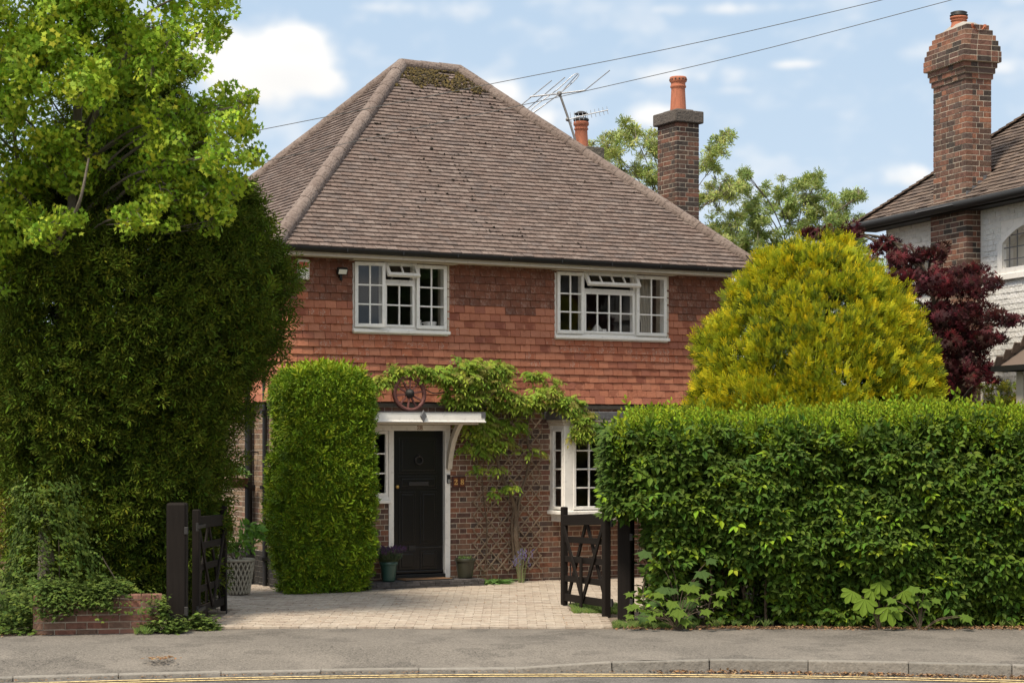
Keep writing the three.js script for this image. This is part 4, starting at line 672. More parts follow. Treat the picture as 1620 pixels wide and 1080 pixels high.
const ball = () => { let v; do v = V(rr(-1, 1), rr(-1, 1), rr(-1, 1)); while (v.lengthSq() > 1 || v.lengthSq() < .01); return v; };
function sprig(n, L, leaf, size, { pitch = .9, tipColor, baseColor, spread = 1, opposite = true, flat = false, stem = true } = {}) {
  const b = new Batch(), c = (t) => { const a = baseColor ?? lin(1, 1, 1), e = tipColor ?? a; return lin(lerp(a.r, e.r, t) * rr(.85, 1.15), lerp(a.g, e.g, t) * rr(.88, 1.12), lerp(a.b, e.b, t) * rr(.85, 1.15)); };
  for (let i = 0; i < n; i++) {
    const t = (i + .5) / n, az = flat ? (i % 2 ? 0 : Math.PI) + rr(-.25, .25) : opposite ? (i % 2) * Math.PI + Math.floor(i / 2) * 1.57 + rr(-.4, .4) : i * 2.4, k = i === n - 1 ? .15 : pitch * spread;
    const d = V(Math.sin(k) * Math.cos(az), Math.cos(k), Math.sin(k) * Math.sin(az) * (flat ? .3 : 1));
    b.add(leaf, place(V(0, t * L, 0).addScaledVector(d, .01), d, V(rr(-.3, .3), .3, 1), size * rr(.75, 1.2) * (i === n - 1 ? .8 : 1)), c(t));
  }
  if (stem) { const s = new THREE.CylinderGeometry(L * .008, L * .016, L, 3).translate(0, L / 2, 0); b.add(s, new THREE.Matrix4(), lin(.5, .4, .25)); }
  return b.geo();
}
function foliage(parent, name, geos, m, items) {   // items: {m, c}; spread over a few sprig shapes
  const lots = geos.map(() => []); items.forEach((it) => lots[Math.floor(rnd() * geos.length)].push(it));
  lots.forEach((l, k) => { if (!l.length) return; const o = new THREE.InstancedMesh(geos[k], m, l.length); l.forEach((it, i) => { o.setMatrixAt(i, it.m); o.setColorAt(i, it.c); }); o.name = name; o.userData.kind = 'stuff'; shade(o); parent.add(o); });
}
const vary = (c, k = .2) => { const b = 1 + gs() * k; return lin(Math.max(.002, c.r * b * rr(.9, 1.1)), Math.max(.002, c.g * b), Math.max(.001, c.b * b * rr(.85, 1.15))); };
const mixc = (a, b, t) => lin(lerp(a.r, b.r, t), lerp(a.g, b.g, t), lerp(a.b, b.b, t));

// ---------------------------------------------------------------- tall clipped hedge beside the drive
{
  setSeed(81);
  const g = thing('privet_hedge', 'tall clipped green hedge along the pavement beside the gate', 'hedge', [4.2, 0, -21.2]), O = g.position;
  const geos = [0, 1, 2].map(() => sprig(7, .14, LEAF.ovate, .08, { pitch: 1.05 })), shoots = [0, 1].map(() => sprig(11, .2, LEAF.ovate, .042, { pitch: .8 }));
  const a = [], sh = [], dark = lin(.05, .095, .011), mid = lin(.092, .16, .014), fresh = lin(.3, .41, .02);
  const X0 = 1.06, X1 = 9.2, D = 1.15, top = (x) => 2.1 + .1 * fbm(x * 1.2, 1, 4, 3) + .08 * sstep(2, 5, x);
  const face = (x, y) => -20.78 + .55 * (fbm(x * 1.9, y * 2.1, 7, 4) - .5) - .16 * sstep(1.9, 2.45, y) + (y < .95 ? -.2 * sstep(.95, .2, y) * (.6 + .6 * fbm(x * 2, 1, 9, 2)) : 0);
  const gap = (x, y) => y < .85 && x > 1.85 && x < 2.9 ? .86 * sstep(.95, .6, y) : y < .4 ? .35 : 0;
  for (let k = 0; k < 25000; k++) {   // front face, several leaves deep
    const x = rr(X0, X1), y = rr(.06, top(x) + .02), dep = Math.pow(rnd(), 1.5) * .42; if (rnd() < gap(x, y)) continue; if (fbm(x * 3.2, y * 3.6, 11, 3) < .45 && rnd() < .85 && dep < .22) continue;
    const end = sstep(X0 + .35, X0, x) * .5, z = face(x, y) - dep - end; if (x < X0 + .08 + (y < 1.3 ? .3 : 0) + .22 * fbm(y * 4, 3, 5, 2)) { if (y < 1.25 || rnd() < .6) continue; }
    const dir = V(gs() * .7 - end, -.05 + gs() * .55 + (y > 1.95 ? .5 : 0), .75 + gs() * .3), n = V(gs() * .3 - end, .62, .8);
    const f = clamp(rnd() * rnd() * .9); if (rnd() < .05) { sh.push({ m: place(V(x, y, z + .05).sub(O), dir, n, rr(.4, .8)), c: vary(mixc(mid, fresh, .5 * rnd()), .15) }); continue; } a.push({ m: place(V(x, y, z).sub(O), dir, n, rr(.75, 1.25)), c: vary(rnd() < .05 ? mixc(mid, fresh, .8) : mixc(dark, mixc(mid, fresh, f * .4), rnd()), .2) });
  }
  for (let k = 0; k < 9000; k++) { const x = rr(X0 + .3, X1), y = k < 4500 ? rr(.05, 1) : rr(.4, top(x)), z = rr(-20.95, -20.78 - D); if (y < 1.4 && x < X0 + .5) continue; if (y < .9 && x > 1.75 && x < 3.1 && z > -21.45) continue; a.push({ m: place(V(x, y, z).sub(O), ball(), V(0, 1, .3), rr(.9, 1.3)), c: vary(dark, .2) }); }
  for (let k = 0; k < 2600; k++) { const y = rr(.9, top(X0)), z = rr(-20.95, -20.78 - D), x = X0 + .3 * fbm(z * 3, y * 2, 2, 3) + Math.pow(rnd(), 2) * .3 + (y < 1.3 ? .5 : 0); a.push({ m: place(V(x, y, z).sub(O), V(-.8, gs() * .5, gs() * .6), V(-.6, .7, .3), rr(.8, 1.2)), c: vary(mixc(dark, mid, rnd()), .2) }); }
  for (let k = 0; k < 8200; k++) {    // this year's shoots on the top
    const x = rr(X0 + .05, X1), z = rr(-20.86, -20.8 - D), t = fbm(x * 2.3, z * 2.3, 13, 3), y = top(x) - .14 + rr(0, .2) * (.5 + t) - .16 * sstep(-21.0, -20.84, z) - .2 * sstep(X0 + .4, X0, x); sh.push({ m: place(V(x, y, z).sub(O), V(gs() * .35, 1, gs() * .35 + .2), V(gs(), .2, 1), rr(.6, 1.25) * (rnd() < .025 ? 1.6 : 1)), c: vary(mixc(mid, fresh, clamp(.35 + .75 * rnd())), .15) });
  }
  foliage(g, 'hedge_leaves', geos, M.leaf, a); foliage(g, 'hedge_shoots', shoots, M.leaf, sh);
  const st = []; for (let k = 0; k < 80; k++) { const x = rr(1.5, 7.5) * (k % 2 ? 1 : .45) + (k % 2 ? 0 : .8), z = rr(-21.0, -21.5), q = []; for (let i = 0; i < 4; i++) q.push(V(x + gs() * .16 * i, i * .42, z + gs() * .1 * i).sub(O)); st.push(limb(q, rr(.005, .022), .004, 5, .2)); } part(g, 'stems', st, M.stem);
}
{ // young sycamore and chestnut plants at its foot
  setSeed(91);
  const plant = (name, label, x, z, n, geo, size, h, c) => { const g = thing(name, label, 'plant', [x, .02, z]), b = [], L = []; for (let k = 0; k < n; k++) { const a = rr(-1.5, 1.5), r = rr(.08, .42), p = V(Math.sin(a) * r * 1.5, rr(.12, h), Math.cos(a) * r * .5); L.push(p); b.push(limb([V(gs() * .03, 0, 0), V(p.x * .4, p.y * .7, p.z * .4), p], .006, .003, 4)); const leaf = part(g, 'leaf', geo, c); place(p, V(Math.sin(a) * .7, -.55 + gs() * .25, .7), V(Math.sin(a) * .3, .75, .75), size * rr(.7, 1.2)).decompose(leaf.position, leaf.quaternion, leaf.scale); } part(g, 'stalks', b, M.stem); };
  const lm = (c) => mat(c, { transmission: .25, specularIntensity: .25, thickness: 0, roughness: .7, side: THREE.DoubleSide, ior: 1.4 });
  plant('sycamore_seedling', 'broad lobed sycamore seedling at the hedge foot by the gate post', 1.8, -20.5, 18, LEAF.maple, .13, .5, lm(lin(.095, .15, .02)));
  plant('sycamore_seedling', 'dark sycamore seedling leaning from the hedge beside the gate post', 1.85, -20.7, 14, LEAF.maple, .14, .85, lm(lin(.055, .1, .025)));
  plant('sycamore_seedling', 'pale lobed sycamore seedling under the hedge next to the chestnut seedling', 4.42, -20.5, 9, LEAF.maple, .12, .5, lm(lin(.09, .15, .02)));
  const palm = (() => { const b = new Batch(); for (let k = -2; k <= 2; k++) { const d = V(Math.sin(k * .62), Math.cos(k * .62), 0); b.add(blade([[0, 0], [.35, .1], [.7, .2], [.85, .16], [1, 0]], .25, .12), place(V(0, 0, 0), d, V(0, .1, 1), 1 - .12 * Math.abs(k)), lin(1, 1, 1)); } const q = b.geo(); q.deleteAttribute('color'); return q; })();
  const cg = thing('chestnut_seedling', 'horse chestnut seedling with hand shaped leaves at the hedge foot', 'plant', [4.0, .02, -20.66]);
  const st = []; for (const [x, y, z, s, a] of [[-.18, .34, .16, .21, -.2], [.07, .26, .2, .23, .1], [-.3, .42, .1, .17, -.6], [.0, .52, .05, .18, .3], [.25, .42, .08, .17, .6], [-.08, .44, .06, .16, -.1]]) { st.push(limb([V(0, 0, 0), V(x * .4, y * .7, z * .4), V(x, y, z)], .007, .003, 4)); const o = part(cg, 'leaf', palm, lm(lin(.12, .19, .02))); place(V(x, y, z), V(a, -.8, .45), V(a * .2, .55, .85), s).decompose(o.position, o.quaternion, o.scale); } part(cg, 'stalks', st, M.stem);
  // leaf litter, weeds and grass along the hedge foot and in the gutter
  const lit = [], lc = [lin(.3, .16, .07), lin(.22, .12, .06), lin(.38, .24, .12), lin(.16, .09, .05)], flat = blade(OV, .15, .2), wd = [];
  for (let k = 0; k < 2600; k++) { const x = rr(1.1, 7), z = backZ(x) - .28 + Math.pow(rnd(), 1.6) * .32 - .12; lit.push({ m: place(V(x, .03 + rr(0, .012), z), V(gs(), gs() * .2, gs()), V(gs() * .4, 1, gs() * .4), rr(.02, .05)), c: vary(pick(lc), .2) }); }
  for (let k = 0; k < 1500; k++) { const x = 1.3 + Math.pow(rnd(), .8) * 5; lit.push({ m: place(V(x, ROADY + .012 + rr(0, .02), kerbZ(x) + .01 + Math.pow(rnd(), 2) * .16), V(gs(), gs() * .2, gs()), V(gs() * .5, 1, gs() * .5), rr(.02, .045)), c: vary(pick(lc), .2) }); }
  for (let k = 0; k < 90; k++) lit.push({ m: place(V(-3.35 + gs() * .16, .0, -18.1 + gs() * .12), V(gs(), 0, gs()), V(gs() * .3, 1, gs() * .3), rr(.02, .05)), c: vary(pick(lc), .2) });
  for (let k = 0; k < 420; k++) { const x = rr(-5, 1.3); lit.push({ m: place(V(x, ROADY + .02, kerbZ(x) + rr(.0, .1)), V(gs(), 0, gs()), V(0, 1, 0), rr(.015, .03)), c: vary(pick(lc), .2) }); }
  for (let k = 0; k < 260; k++) { const x = rr(-3.3, 1), z = rr(-20.8, -25); lit.push({ m: place(V(x, .055, z), V(gs(), 0, gs()), V(gs() * .3, 1, gs() * .3), rr(.015, .035)), c: vary(pick(lc), .2) }); }
  for (let k = 0; k < 500; k++) { const x = rr(-6.4, -3.6), z = backZ(x) - .1 + gs() * .2; lit.push({ m: place(V(x, .035, z), V(gs(), 0, gs()), V(gs() * .3, 1, gs() * .3), rr(.02, .05)), c: vary(pick(lc), .2) }); }
  const o = new THREE.Group(); o.name = 'leaf_litter'; o.userData = { kind: 'stuff', label: 'brown fallen leaves in the gutter and along the hedge foot', category: 'leaves' }; scene.add(o); foliage(o, 'fallen_leaves', [flat], M.leafDull, lit);
  const gr = new THREE.Group(); gr.name = 'grass'; gr.userData = { kind: 'stuff', label: 'short grass and weeds beside the drive and gate', category: 'grass' }; scene.add(gr);
  const tuft = sprig(9, .02, LEAF.strap, .09, { pitch: .5, opposite: false, stem: false });
  const spot = (n, fx, fz, s) => { for (let k = 0; k < n; k++) { const x = fx(), z = fz(); wd.push({ m: place(V(x, .025, z), V(gs() * .2, 1, gs() * .2), V(gs(), 0, 1), s * rr(.6, 1.3)), c: vary(pick([lin(.11, .17, .035), lin(.16, .22, .05), lin(.09, .14, .03)]), .2) }); } };
  spot(900, () => rr(.72, 1.35), () => rr(-22.3, -23.4), .55); spot(300, () => rr(1.1, 2.0), () => rr(-20.6, -21.1), .55); spot(160, () => rr(2, 8), () => rr(-20.75, -21.2), .7); spot(90, () => rr(-3.8, -3.35), () => rr(-20.5, -20.9), .6); spot(500, () => rr(-7, -4), () => rr(-20.3, -22), 1); spot(10, () => rr(-4.0, -3.8), () => -19.98 + gs() * .03, .7);
  foliage(gr, 'tufts', [tuft], M.leaf, wd);
}
// ---------------------------------------------------------------- golden conifer behind the hedge
{
  setSeed(101);
  const g = thing('golden_conifer', 'rounded golden yellow conifer behind the tall hedge', 'conifer', [4.0, 0, -24.9]);
  const fan = (tip, base) => { const b = new Batch(); for (let i = 0; i < 7; i++) { const t = i / 6, s = i % 2 ? 1 : -1, d = V(i === 6 ? 0 : s * .75, 1, rr(-.15, .15)); for (let k = 0; k < (i === 6 ? 1 : 2); k++) b.add(LEAF.narrow, place(V(0, t * .09, 0).addScaledVector(d, k * .035), d.clone().add(V(k * s * .2, 0, 0)), V(gs() * .3, .2, 1), .06 * (1 - .25 * t)), mixc(base, tip, clamp(t * .6 + k * .5))); } return b.geo(); };
  const gold = [lin(1, .78, .05), lin(.95, .86, .1)], geos = [fan(lin(1, 1, 1), lin(.68, .76, .7)), fan(lin(1, 1, 1), lin(.72, .8, .7)), fan(lin(1, .97, 1), lin(.55, .68, .7))], it = [];
  const H = 4.68, R = (y) => 1.56 * Math.pow(clamp(1 - Math.pow(clamp((y - 1.55) / (H - 1.55)), 2.5)), .5) * (y < 1.55 ? lerp(.88, 1, y / 1.55) : 1);
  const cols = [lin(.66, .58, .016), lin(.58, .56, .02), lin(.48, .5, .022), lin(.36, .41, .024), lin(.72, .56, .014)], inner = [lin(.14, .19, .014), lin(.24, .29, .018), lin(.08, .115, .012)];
  for (let k = 0; k < 1250; k++) {   // clumps of sprays, each standing out from the body
    const y = .8 + (H - .8) * Math.pow(rnd(), .85), a = rnd() * 2 * Math.PI; if (Math.cos(a) < -.4 && rnd() < .6) continue; if (rnd() > (R(y) + .3) / 2) continue;
    const lump = fbm(Math.sin(a) * 2.6 + 9, y * 1.8, Math.cos(a) * 2.6 + 4, 3), out = rr(-.2, .07) + (lump - .5) * .42, cr = rr(.1, .24), n = V(Math.sin(a), .3 + .55 * y / H, Math.cos(a)).normalize(), c0 = V(Math.sin(a) * (R(y) + out), y, Math.cos(a) * (R(y) + out)), yellow = clamp(.76 + gs() * .45);
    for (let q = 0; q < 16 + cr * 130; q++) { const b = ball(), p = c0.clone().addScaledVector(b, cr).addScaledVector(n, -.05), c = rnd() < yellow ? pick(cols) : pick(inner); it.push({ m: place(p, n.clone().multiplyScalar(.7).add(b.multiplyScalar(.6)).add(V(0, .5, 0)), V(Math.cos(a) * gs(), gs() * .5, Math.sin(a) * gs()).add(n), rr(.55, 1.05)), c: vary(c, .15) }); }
  }
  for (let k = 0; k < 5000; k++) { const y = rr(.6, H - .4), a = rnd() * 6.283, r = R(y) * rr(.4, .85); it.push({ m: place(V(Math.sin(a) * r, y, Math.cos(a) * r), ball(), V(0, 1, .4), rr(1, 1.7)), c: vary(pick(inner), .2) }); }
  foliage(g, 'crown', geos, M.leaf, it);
  part(g, 'trunk', [limb([V(0, 0, 0), V(.03, 1.5, 0), V(0, 3.6, 0)], .14, .03, 9), ...Array.from({ length: 26 }, (_, k) => { const a = k * 2.4, y = .7 + k * .13; return limb([V(0, y, 0), V(Math.sin(a) * R(y) * .45, y + .35, Math.cos(a) * R(y) * .45), V(Math.sin(a) * R(y) * .8, y + .8, Math.cos(a) * R(y) * .8)], .03, .008, 5); })], M.bark);
}
// ---------------------------------------------------------------- clipped evergreen column at the house corner
{
  setSeed(111);
  const g = onHouse('clipped_shrub', 'tall clipped bright green evergreen against the house corner beside the door', 'shrub', .3, 0, .42);
  const geos = [0, 1, 2].map(() => sprig(9, .075, LEAF.narrow, .05, { pitch: .85 })), it = [], U = .555, Wd = .36, T = 2.97;
  const cs = [lin(.16, .245, .015), lin(.22, .31, .018), lin(.11, .18, .013), lin(.3, .38, .022)];
  for (let k = 0; k < 30000; k++) {
    const y = .03 + Math.pow(rnd(), .9) * (T - .03), side = rnd(), bul = .13 * (fbm(y * 1.9, side * 9, 3, 3) - .5), round = y > T - .28 ? Math.sqrt(clamp(1 - Math.pow((y - T + .28) / .28, 2) * .5)) : 1, foot = y < .6 ? lerp(.74, 1, y / .6) : 1; let x, z, n;
    const dep = Math.pow(rnd(), 1.7) * .16, u = (U + .05 * sstep(2.4, 1.2, y)) * foot * round, w = Wd * foot * round;
    if (side < .52) { x = rr(-u, u); z = w; n = V(.15 * x / u, 0, 1); } else if (side < .8) { x = -u; z = rr(-w, w); n = V(-1, 0, .1); } else if (side < .9) { x = u; z = rr(-w, w); n = V(1, 0, .1); } else { x = rr(-u, u); z = rr(-w, w); n = V(0, 1, .15); const yy = T - .02 - dep; it.push({ m: place(V(x * .9, yy - .09 * (x * x + z * z) / .3 + .05 * gs(), z * .9), V(gs() * .5, 1, gs() * .5 + .2), V(gs(), .3, 1), rr(.8, 1.3)), c: vary(pick(cs), .15) }); continue; }
    if (fbm(x * 5, y * 5, z * 5 + 3, 2) < .38 && dep < .06 && y < 2.2) continue;
    const p = V(x, y, z).addScaledVector(n, bul * 2 - dep + .015 * gs());
    it.push({ m: place(p, n.clone().add(V(gs() * .7, .35 + gs() * .5, gs() * .5)), V(gs() * .3, .6, 0).add(n), rr(.75, 1.3)), c: vary(pick(cs), .16) });
  }
  for (let k = 0; k < 170; k++) { const x = rr(-U, U), t = rnd() < .7; it.push({ m: place(t ? V(x * .9, T - .1 * x * x / .3 + rr(-.04, .05), rr(-Wd, Wd)) : V(x, rr(.3, T - .2), Wd + .03), t ? V(gs() * .4, 1, gs() * .4) : V(gs() * .5, .7, 1), V(gs(), .3, 1), rr(1.4, 2.1)), c: vary(cs[3], .15) }); }
  foliage(g, 'crown', geos, M.leaf, it); part(g, 'trunk', [0, 1, 2, 3].map((k) => limb([V(-.3 + k * .2, 0, gs() * .1), V(-.32 + k * .22, 1, 0), V(-.35 + k * .24, 2.5, 0)], .03, .01, 6)), M.bark);
}
// ---------------------------------------------------------------- wisteria over the door
{
  setSeed(121);
  const g = onHouse('wisteria', 'leafy green wisteria climbing the trellis and spreading over the door canopy', 'climber', 3.42, .02, .1);
  const pin = () => { const b = new Batch(), L = .17; for (let i = 0; i < 5; i++) for (const s of [-1, 1]) { const t = .2 + .75 * i / 5, d = V(s * .9, .45, -.25 - .15 * t); b.add(LEAF.leaflet, place(V(0, t * L, -.22 * t * t * L), d, V(0, .1, 1), .074 * (1.05 - .25 * t) * rr(.9, 1.1)), lin(rr(.9, 1.1), rr(.92, 1.06), 1)); } b.add(LEAF.leaflet, place(V(0, L, -.05), V(0, 1, -.5), V(0, .3, 1), .07), lin(1, 1, 1)); b.add(new THREE.CylinderGeometry(.0015, .0025, L, 3).translate(0, L / 2, -.01), new THREE.Matrix4(), lin(.8, .7, .4)); return b.geo(); };
  const geos = [pin(), pin(), pin()], it = [], cs = [lin(.2, .3, .03), lin(.27, .37, .038), lin(.14, .23, .022), lin(.32, .4, .045), lin(.23, .22, .045)];
  const blob = (n, u, v, ru, rv, rw, w = .2, dn = 0) => { for (let k = 0; k < n; k++) { const p = ball(); const q = V(u - 3.42 + p.x * ru, v + p.y * rv, w - .1 + Math.abs(p.z) * rw); const dir = V(gs() * .9 + p.x * .6, -.16 + gs() * .4 + dn, .55 + gs() * .4); it.push({ m: place(q, dir, V(gs() * .35, .85, .6), rr(.6, 1.08)), c: vary(pick(cs), .16) }); } };
  // main mass, shoulders, trailing arms and the lower curtain of leaves
  blob(230, 2.55, 3.0, .42, .28, .32); blob(200, 2.85, 2.86, .42, .28, .3); blob(120, 2.95, 3.1, .3, .14, .22); blob(150, 2.5, 2.72, .32, .2, .26); blob(70, 2.1, 2.97, .3, .1, .2, .3); blob(80, 1.72, 3.07, .34, .06, .14, .26); blob(70, 1.12, 2.88, .2, .08, .14, .26); blob(26, 1.4, 2.98, .14, .05, .1, .26);
  blob(150, 3.35, 2.62, .38, .15, .26); blob(90, 3.75, 2.72, .28, .13, .24, .3); blob(75, 4.1, 2.6, .2, .13, .2, .42); blob(55, 4.3, 2.38, .12, .14, .14, .5); blob(26, 4.38, 2.2, .08, .12, .08, .52); blob(22, 4.15, 2.18, .08, .1, .08, .5); blob(40, 3.7, 3.02, .2, .05, .12); blob(10, 3.95, 2.9, .06, .12, .08);
  blob(120, 2.8, 2.3, .3, .26, .2, .14, -.2); blob(56, 3.05, 2.08, .34, .18, .16, .12, -.2); blob(34, 2.75, 1.95, .22, .14, .16, .14, -.2); blob(40, 3.35, 2.3, .3, .1, .16, .14); blob(7, 3.1, 1.68, .16, .06, .08); blob(9, 3.05, 1.36, .12, .05, .08); blob(9, 3.35, 1.4, .14, .04, .08); blob(8, 2.7, 1.68, .08, .08, .06); blob(10, 3.65, 1.9, .2, .1, .06);
  foliage(g, 'leaves', geos, M.leaf, it);
  const s = (pts, r0, r1) => limb(pts.map(([u, v, w]) => V(u - 3.42, v, w - .1)), r0, r1, 6, .3);
  part(g, 'stem', [s([[3.5, 0, .16], [3.48, .35, .12], [3.42, .7, .14], [3.44, .95, .1], [3.38, 1.2, .12], [3.2, 1.6, .1], [3.0, 2.2, .12], [2.7, 2.7, .2]], .05, .022), s([[3.44, .85, .12], [3.5, 1.2, .1], [3.66, 1.75, .1], [3.62, 2.3, .12], [3.8, 2.6, .2]], .026, .012), s([[3.42, .3, .1], [3.36, .9, .13], [3.46, 1.25, .12]], .02, .014), s([[2.7, 2.6, .2], [2.3, 2.75, .3], [2.0, 2.72, .34], [1.7, 2.85, .34], [1.25, 2.78, .3]], .014, .006), s([[2.8, 2.7, .2], [3.2, 2.68, .22], [3.8, 2.7, .3], [4.2, 2.6, .42], [4.38, 2.2, .5]], .016, .005), s([[2.95, .2, .08], [2.98, .8, .08], [2.9, 1.5, .09], [3.0, 2.1, .1]], .009, .006), ...Array.from({ length: 16 }, () => { const u = rr(2.7, 3.9), v = rr(1.5, 2.3); return s([[u, v, .08], [u + gs() * .3, v + .25, .1], [u + gs() * .4, v + .5, .11], [u + gs() * .6, v + .62, .12]], .004, .002); }), s([[2.6, 2.5, .4], [2.75, 2.62, .5], [2.9, 2.75, .5], [3.05, 2.74, .45]], .005, .003)], M.stem);
}
// ---------------------------------------------------------------- pots, planters and small plants
setSeed(131);
const lathe = (p, n = 24) => new THREE.LatheGeometry(p.map(([a, b]) => new THREE.Vector2(a, b)), n);
function potted(name, label, cat, pos, turn, r, h, potMat, fol) {
  const g = thing(name, label, cat, pos, turn); part(g, 'pot', lathe([[0, 0], [r * .68, 0], [r * .72, .02], [r * .93, h * .82], [r * .96, h * .84], [r * 1.04, h * .86], [r * 1.04, h], [r * .95, h], [r * .9, h * .88], [0, h * .88]]), potMat); part(g, 'compost', new THREE.CylinderGeometry(r * .9, r * .9, .02, 20).translate(0, h * .89, 0), M.soil); fol(g, r, h); return g;
}
{
  const glaze = (c) => mat(c, { roughness: .35, map: tPaint });
  const p1 = toWorld(1.32, .135, .33), p2 = toWorld(2.55, .135, .24);
  potted('lavender_pot', 'green glazed pot of purple lavender on the doorstep', 'potted plant', p1.toArray(), 0, .125, .27, glaze(lin(.03, .075, .06)), (g, r, h) => {
    const it = [], fl = []; for (let k = 0; k < 150; k++) { const b = ball(), d = V(b.x * .8, 1, b.z * .8); it.push({ m: place(V(b.x * r * .7, h * .9, b.z * r * .7), d, V(gs(), .2, 1), rr(.8, 1.4)), c: vary(lin(.1, .13, .07), .2) }); fl.push({ m: place(V(b.x * r * .7, h * .9, b.z * r * .7).addScaledVector(d, rr(.12, .2)), d, V(gs(), 0, 1), rr(.7, 1)), c: vary(lin(.09, .05, .11), .25) }); }
    foliage(g, 'stems', [sprig(12, .14, LEAF.needle, .05, { pitch: .5, opposite: false })], M.leaf, it); foliage(g, 'flowers', [sprig(9, .05, LEAF.ovate, .022, { pitch: .7, opposite: false })], M.leafDull, fl);
  });
  potted('plant_pot', 'dark olive glazed pot with low green seedlings on the step end', 'potted plant', p2.toArray(), 0, .145, .28, glaze(lin(.035, .035, .022)), (g, r, h) => { const it = []; for (let k = 0; k < 40; k++) { const b = ball(); it.push({ m: place(V(b.x * r * .75, h * .9, b.z * r * .75), V(gs() * .4, 1, gs() * .4), V(gs(), 0, 1), rr(.3, .7)), c: vary(lin(.12, .2, .05), .2) }); } foliage(g, 'seedlings', [sprig(6, .08, LEAF.ovate, .04)], M.leaf, it); });
  // strap leaved clump and bluebells below the trellis
  const dl = onHouse('daylily_clump', 'low clump of arching strap leaves below the trellis', 'plant', 2.93, .03, .2), it = []; for (let k = 0; k < 150; k++) { const a = rnd() * 6.28, r = rr(0, .1); it.push({ m: place(V(Math.sin(a) * r * 2, 0, Math.cos(a) * r), V(Math.sin(a) * 1.3, rr(.35, 1), Math.cos(a)), V(0, 1, .2), rr(.2, .34)), c: vary(pick([lin(.1, .2, .04), lin(.15, .27, .06)]), .2) }); } foliage(dl, 'leaves', [LEAF.strap], leafMat({ vertexColors: false }), it);
  const bb = onHouse('bluebell_clump', 'small clump of blue bell flowers beside the wisteria stem', 'flowers', 3.42, .03, .3), f2 = [], st = []; for (let k = 0; k < 12; k++) { const x = gs() * .12, z = gs() * .05, h = rr(.38, .52); st.push(limb([V(x * .4, 0, z), V(x * .8, h * .6, z), V(x * 1.3, h, z + .02)], .004, .0025, 4)); for (let j = 0; j < 9; j++) f2.push({ m: place(V(x * 1.3 + gs() * .03, h - .015 * j, z + .02 + gs() * .02), V(gs() * .5, -1, .3), V(0, .2, 1), rr(.8, 1.2)), c: vary(pick([lin(.19, .17, .33), lin(.25, .23, .4)]), .15) }); } foliage(bb, 'flowers', [sprig(4, .01, LEAF.ovate, .016, { pitch: .5 })], M.leaf, f2); part(bb, 'stalks', st, mat(lin(.16, .2, .07)));
  // lattice planter behind the left gate
  const pl = thing('lattice_planter', 'pale stone lattice planter with leafy green plant behind the gate', 'planter', [-3.62, .03, -25.05]), stone = grain(lin(.52, .47, .37), { bumpScale: .008 });
  part(pl, 'bowl', lathe([[0, 0], [.12, 0], [.13, .03], [.188, .44], [.19, .46], [0, .4]]), grain(lin(.17, .145, .11))); part(pl, 'rim', new THREE.TorusGeometry(.205, .022, 8, 28).rotateX(Math.PI / 2).translate(0, .47, 0), stone);
  for (let k = 0; k < 20; k++) for (const s of [1, -1]) { const p = []; for (let i = 0; i <= 6; i++) { const t = i / 6, a = k / 20 * 6.283 + s * t * .95, r = lerp(.143, .206, t) + .003; p.push(V(Math.sin(a) * r, .03 + t * .42, Math.cos(a) * r)); } part(pl, 'lattice_rib', tube(p, .012, 5), stone); }
  part(pl, 'stems', Array.from({ length: 9 }, (_, k) => limb([V(gs() * .04, .4, gs() * .04), V(gs() * .1, .6, gs() * .1), V(gs() * .2 + .06, rr(.7, .95), gs() * .15)], .008, .004, 5)), M.stem);
  const hy = []; for (let k = 0; k < 34; k++) { const b = ball(); hy.push({ m: place(V(b.x * .2 + .07, .74 + b.y * .2, b.z * .2), V(b.x, .3 + gs() * .4, b.z + .4), V(gs() * .3, .8, .6), rr(.8, 1.3)), c: vary(lin(.18, .34, .06), .15) }); } foliage(pl, 'leaves', [sprig(6, .08, LEAF.ovate, .11, { pitch: 1.1 })], M.leaf, hy);
  // hanging basket on the left return
  const hbp = toWorld(-.3, 1.55, -1.25), hb = thing('hanging_basket', 'brown wicker hanging basket on the side wall by the pipes', 'basket', hbp.toArray());
  part(hb, 'bowl', lathe([[0, -.14], [.09, -.13], [.14, -.07], [.16, .0], [.15, .0], [0, -.05]]), grain(lin(.16, .08, .05), { bumpScale: .02 })); part(hb, 'chains', [0, 1, 2].map((k) => tube([V(Math.sin(k * 2.1) * .15, 0, Math.cos(k * 2.1) * .15), V(Math.sin(k * 2.1) * .08, .16, Math.cos(k * 2.1) * .08), V(0, .34, 0)], .004, 4)), M.iron); part(hb, 'bracket', [tube([V(0, .34, 0), V(.1, .38, -.04), V(.28, .36, -.12)], .01, 6)], M.iron);
  const hi = []; for (let k = 0; k < 40; k++) { const b = ball(); hi.push({ m: place(V(b.x * .14, .02 + Math.abs(b.y) * .08, b.z * .14), V(b.x, .5, b.z), V(0, .7, .6), rr(.6, 1)), c: vary(lin(.12, .22, .05), .2) }); } foliage(hb, 'leaves', [sprig(6, .06, LEAF.ovate, .06)], M.leaf, hi);
}
console.log('garden ready');
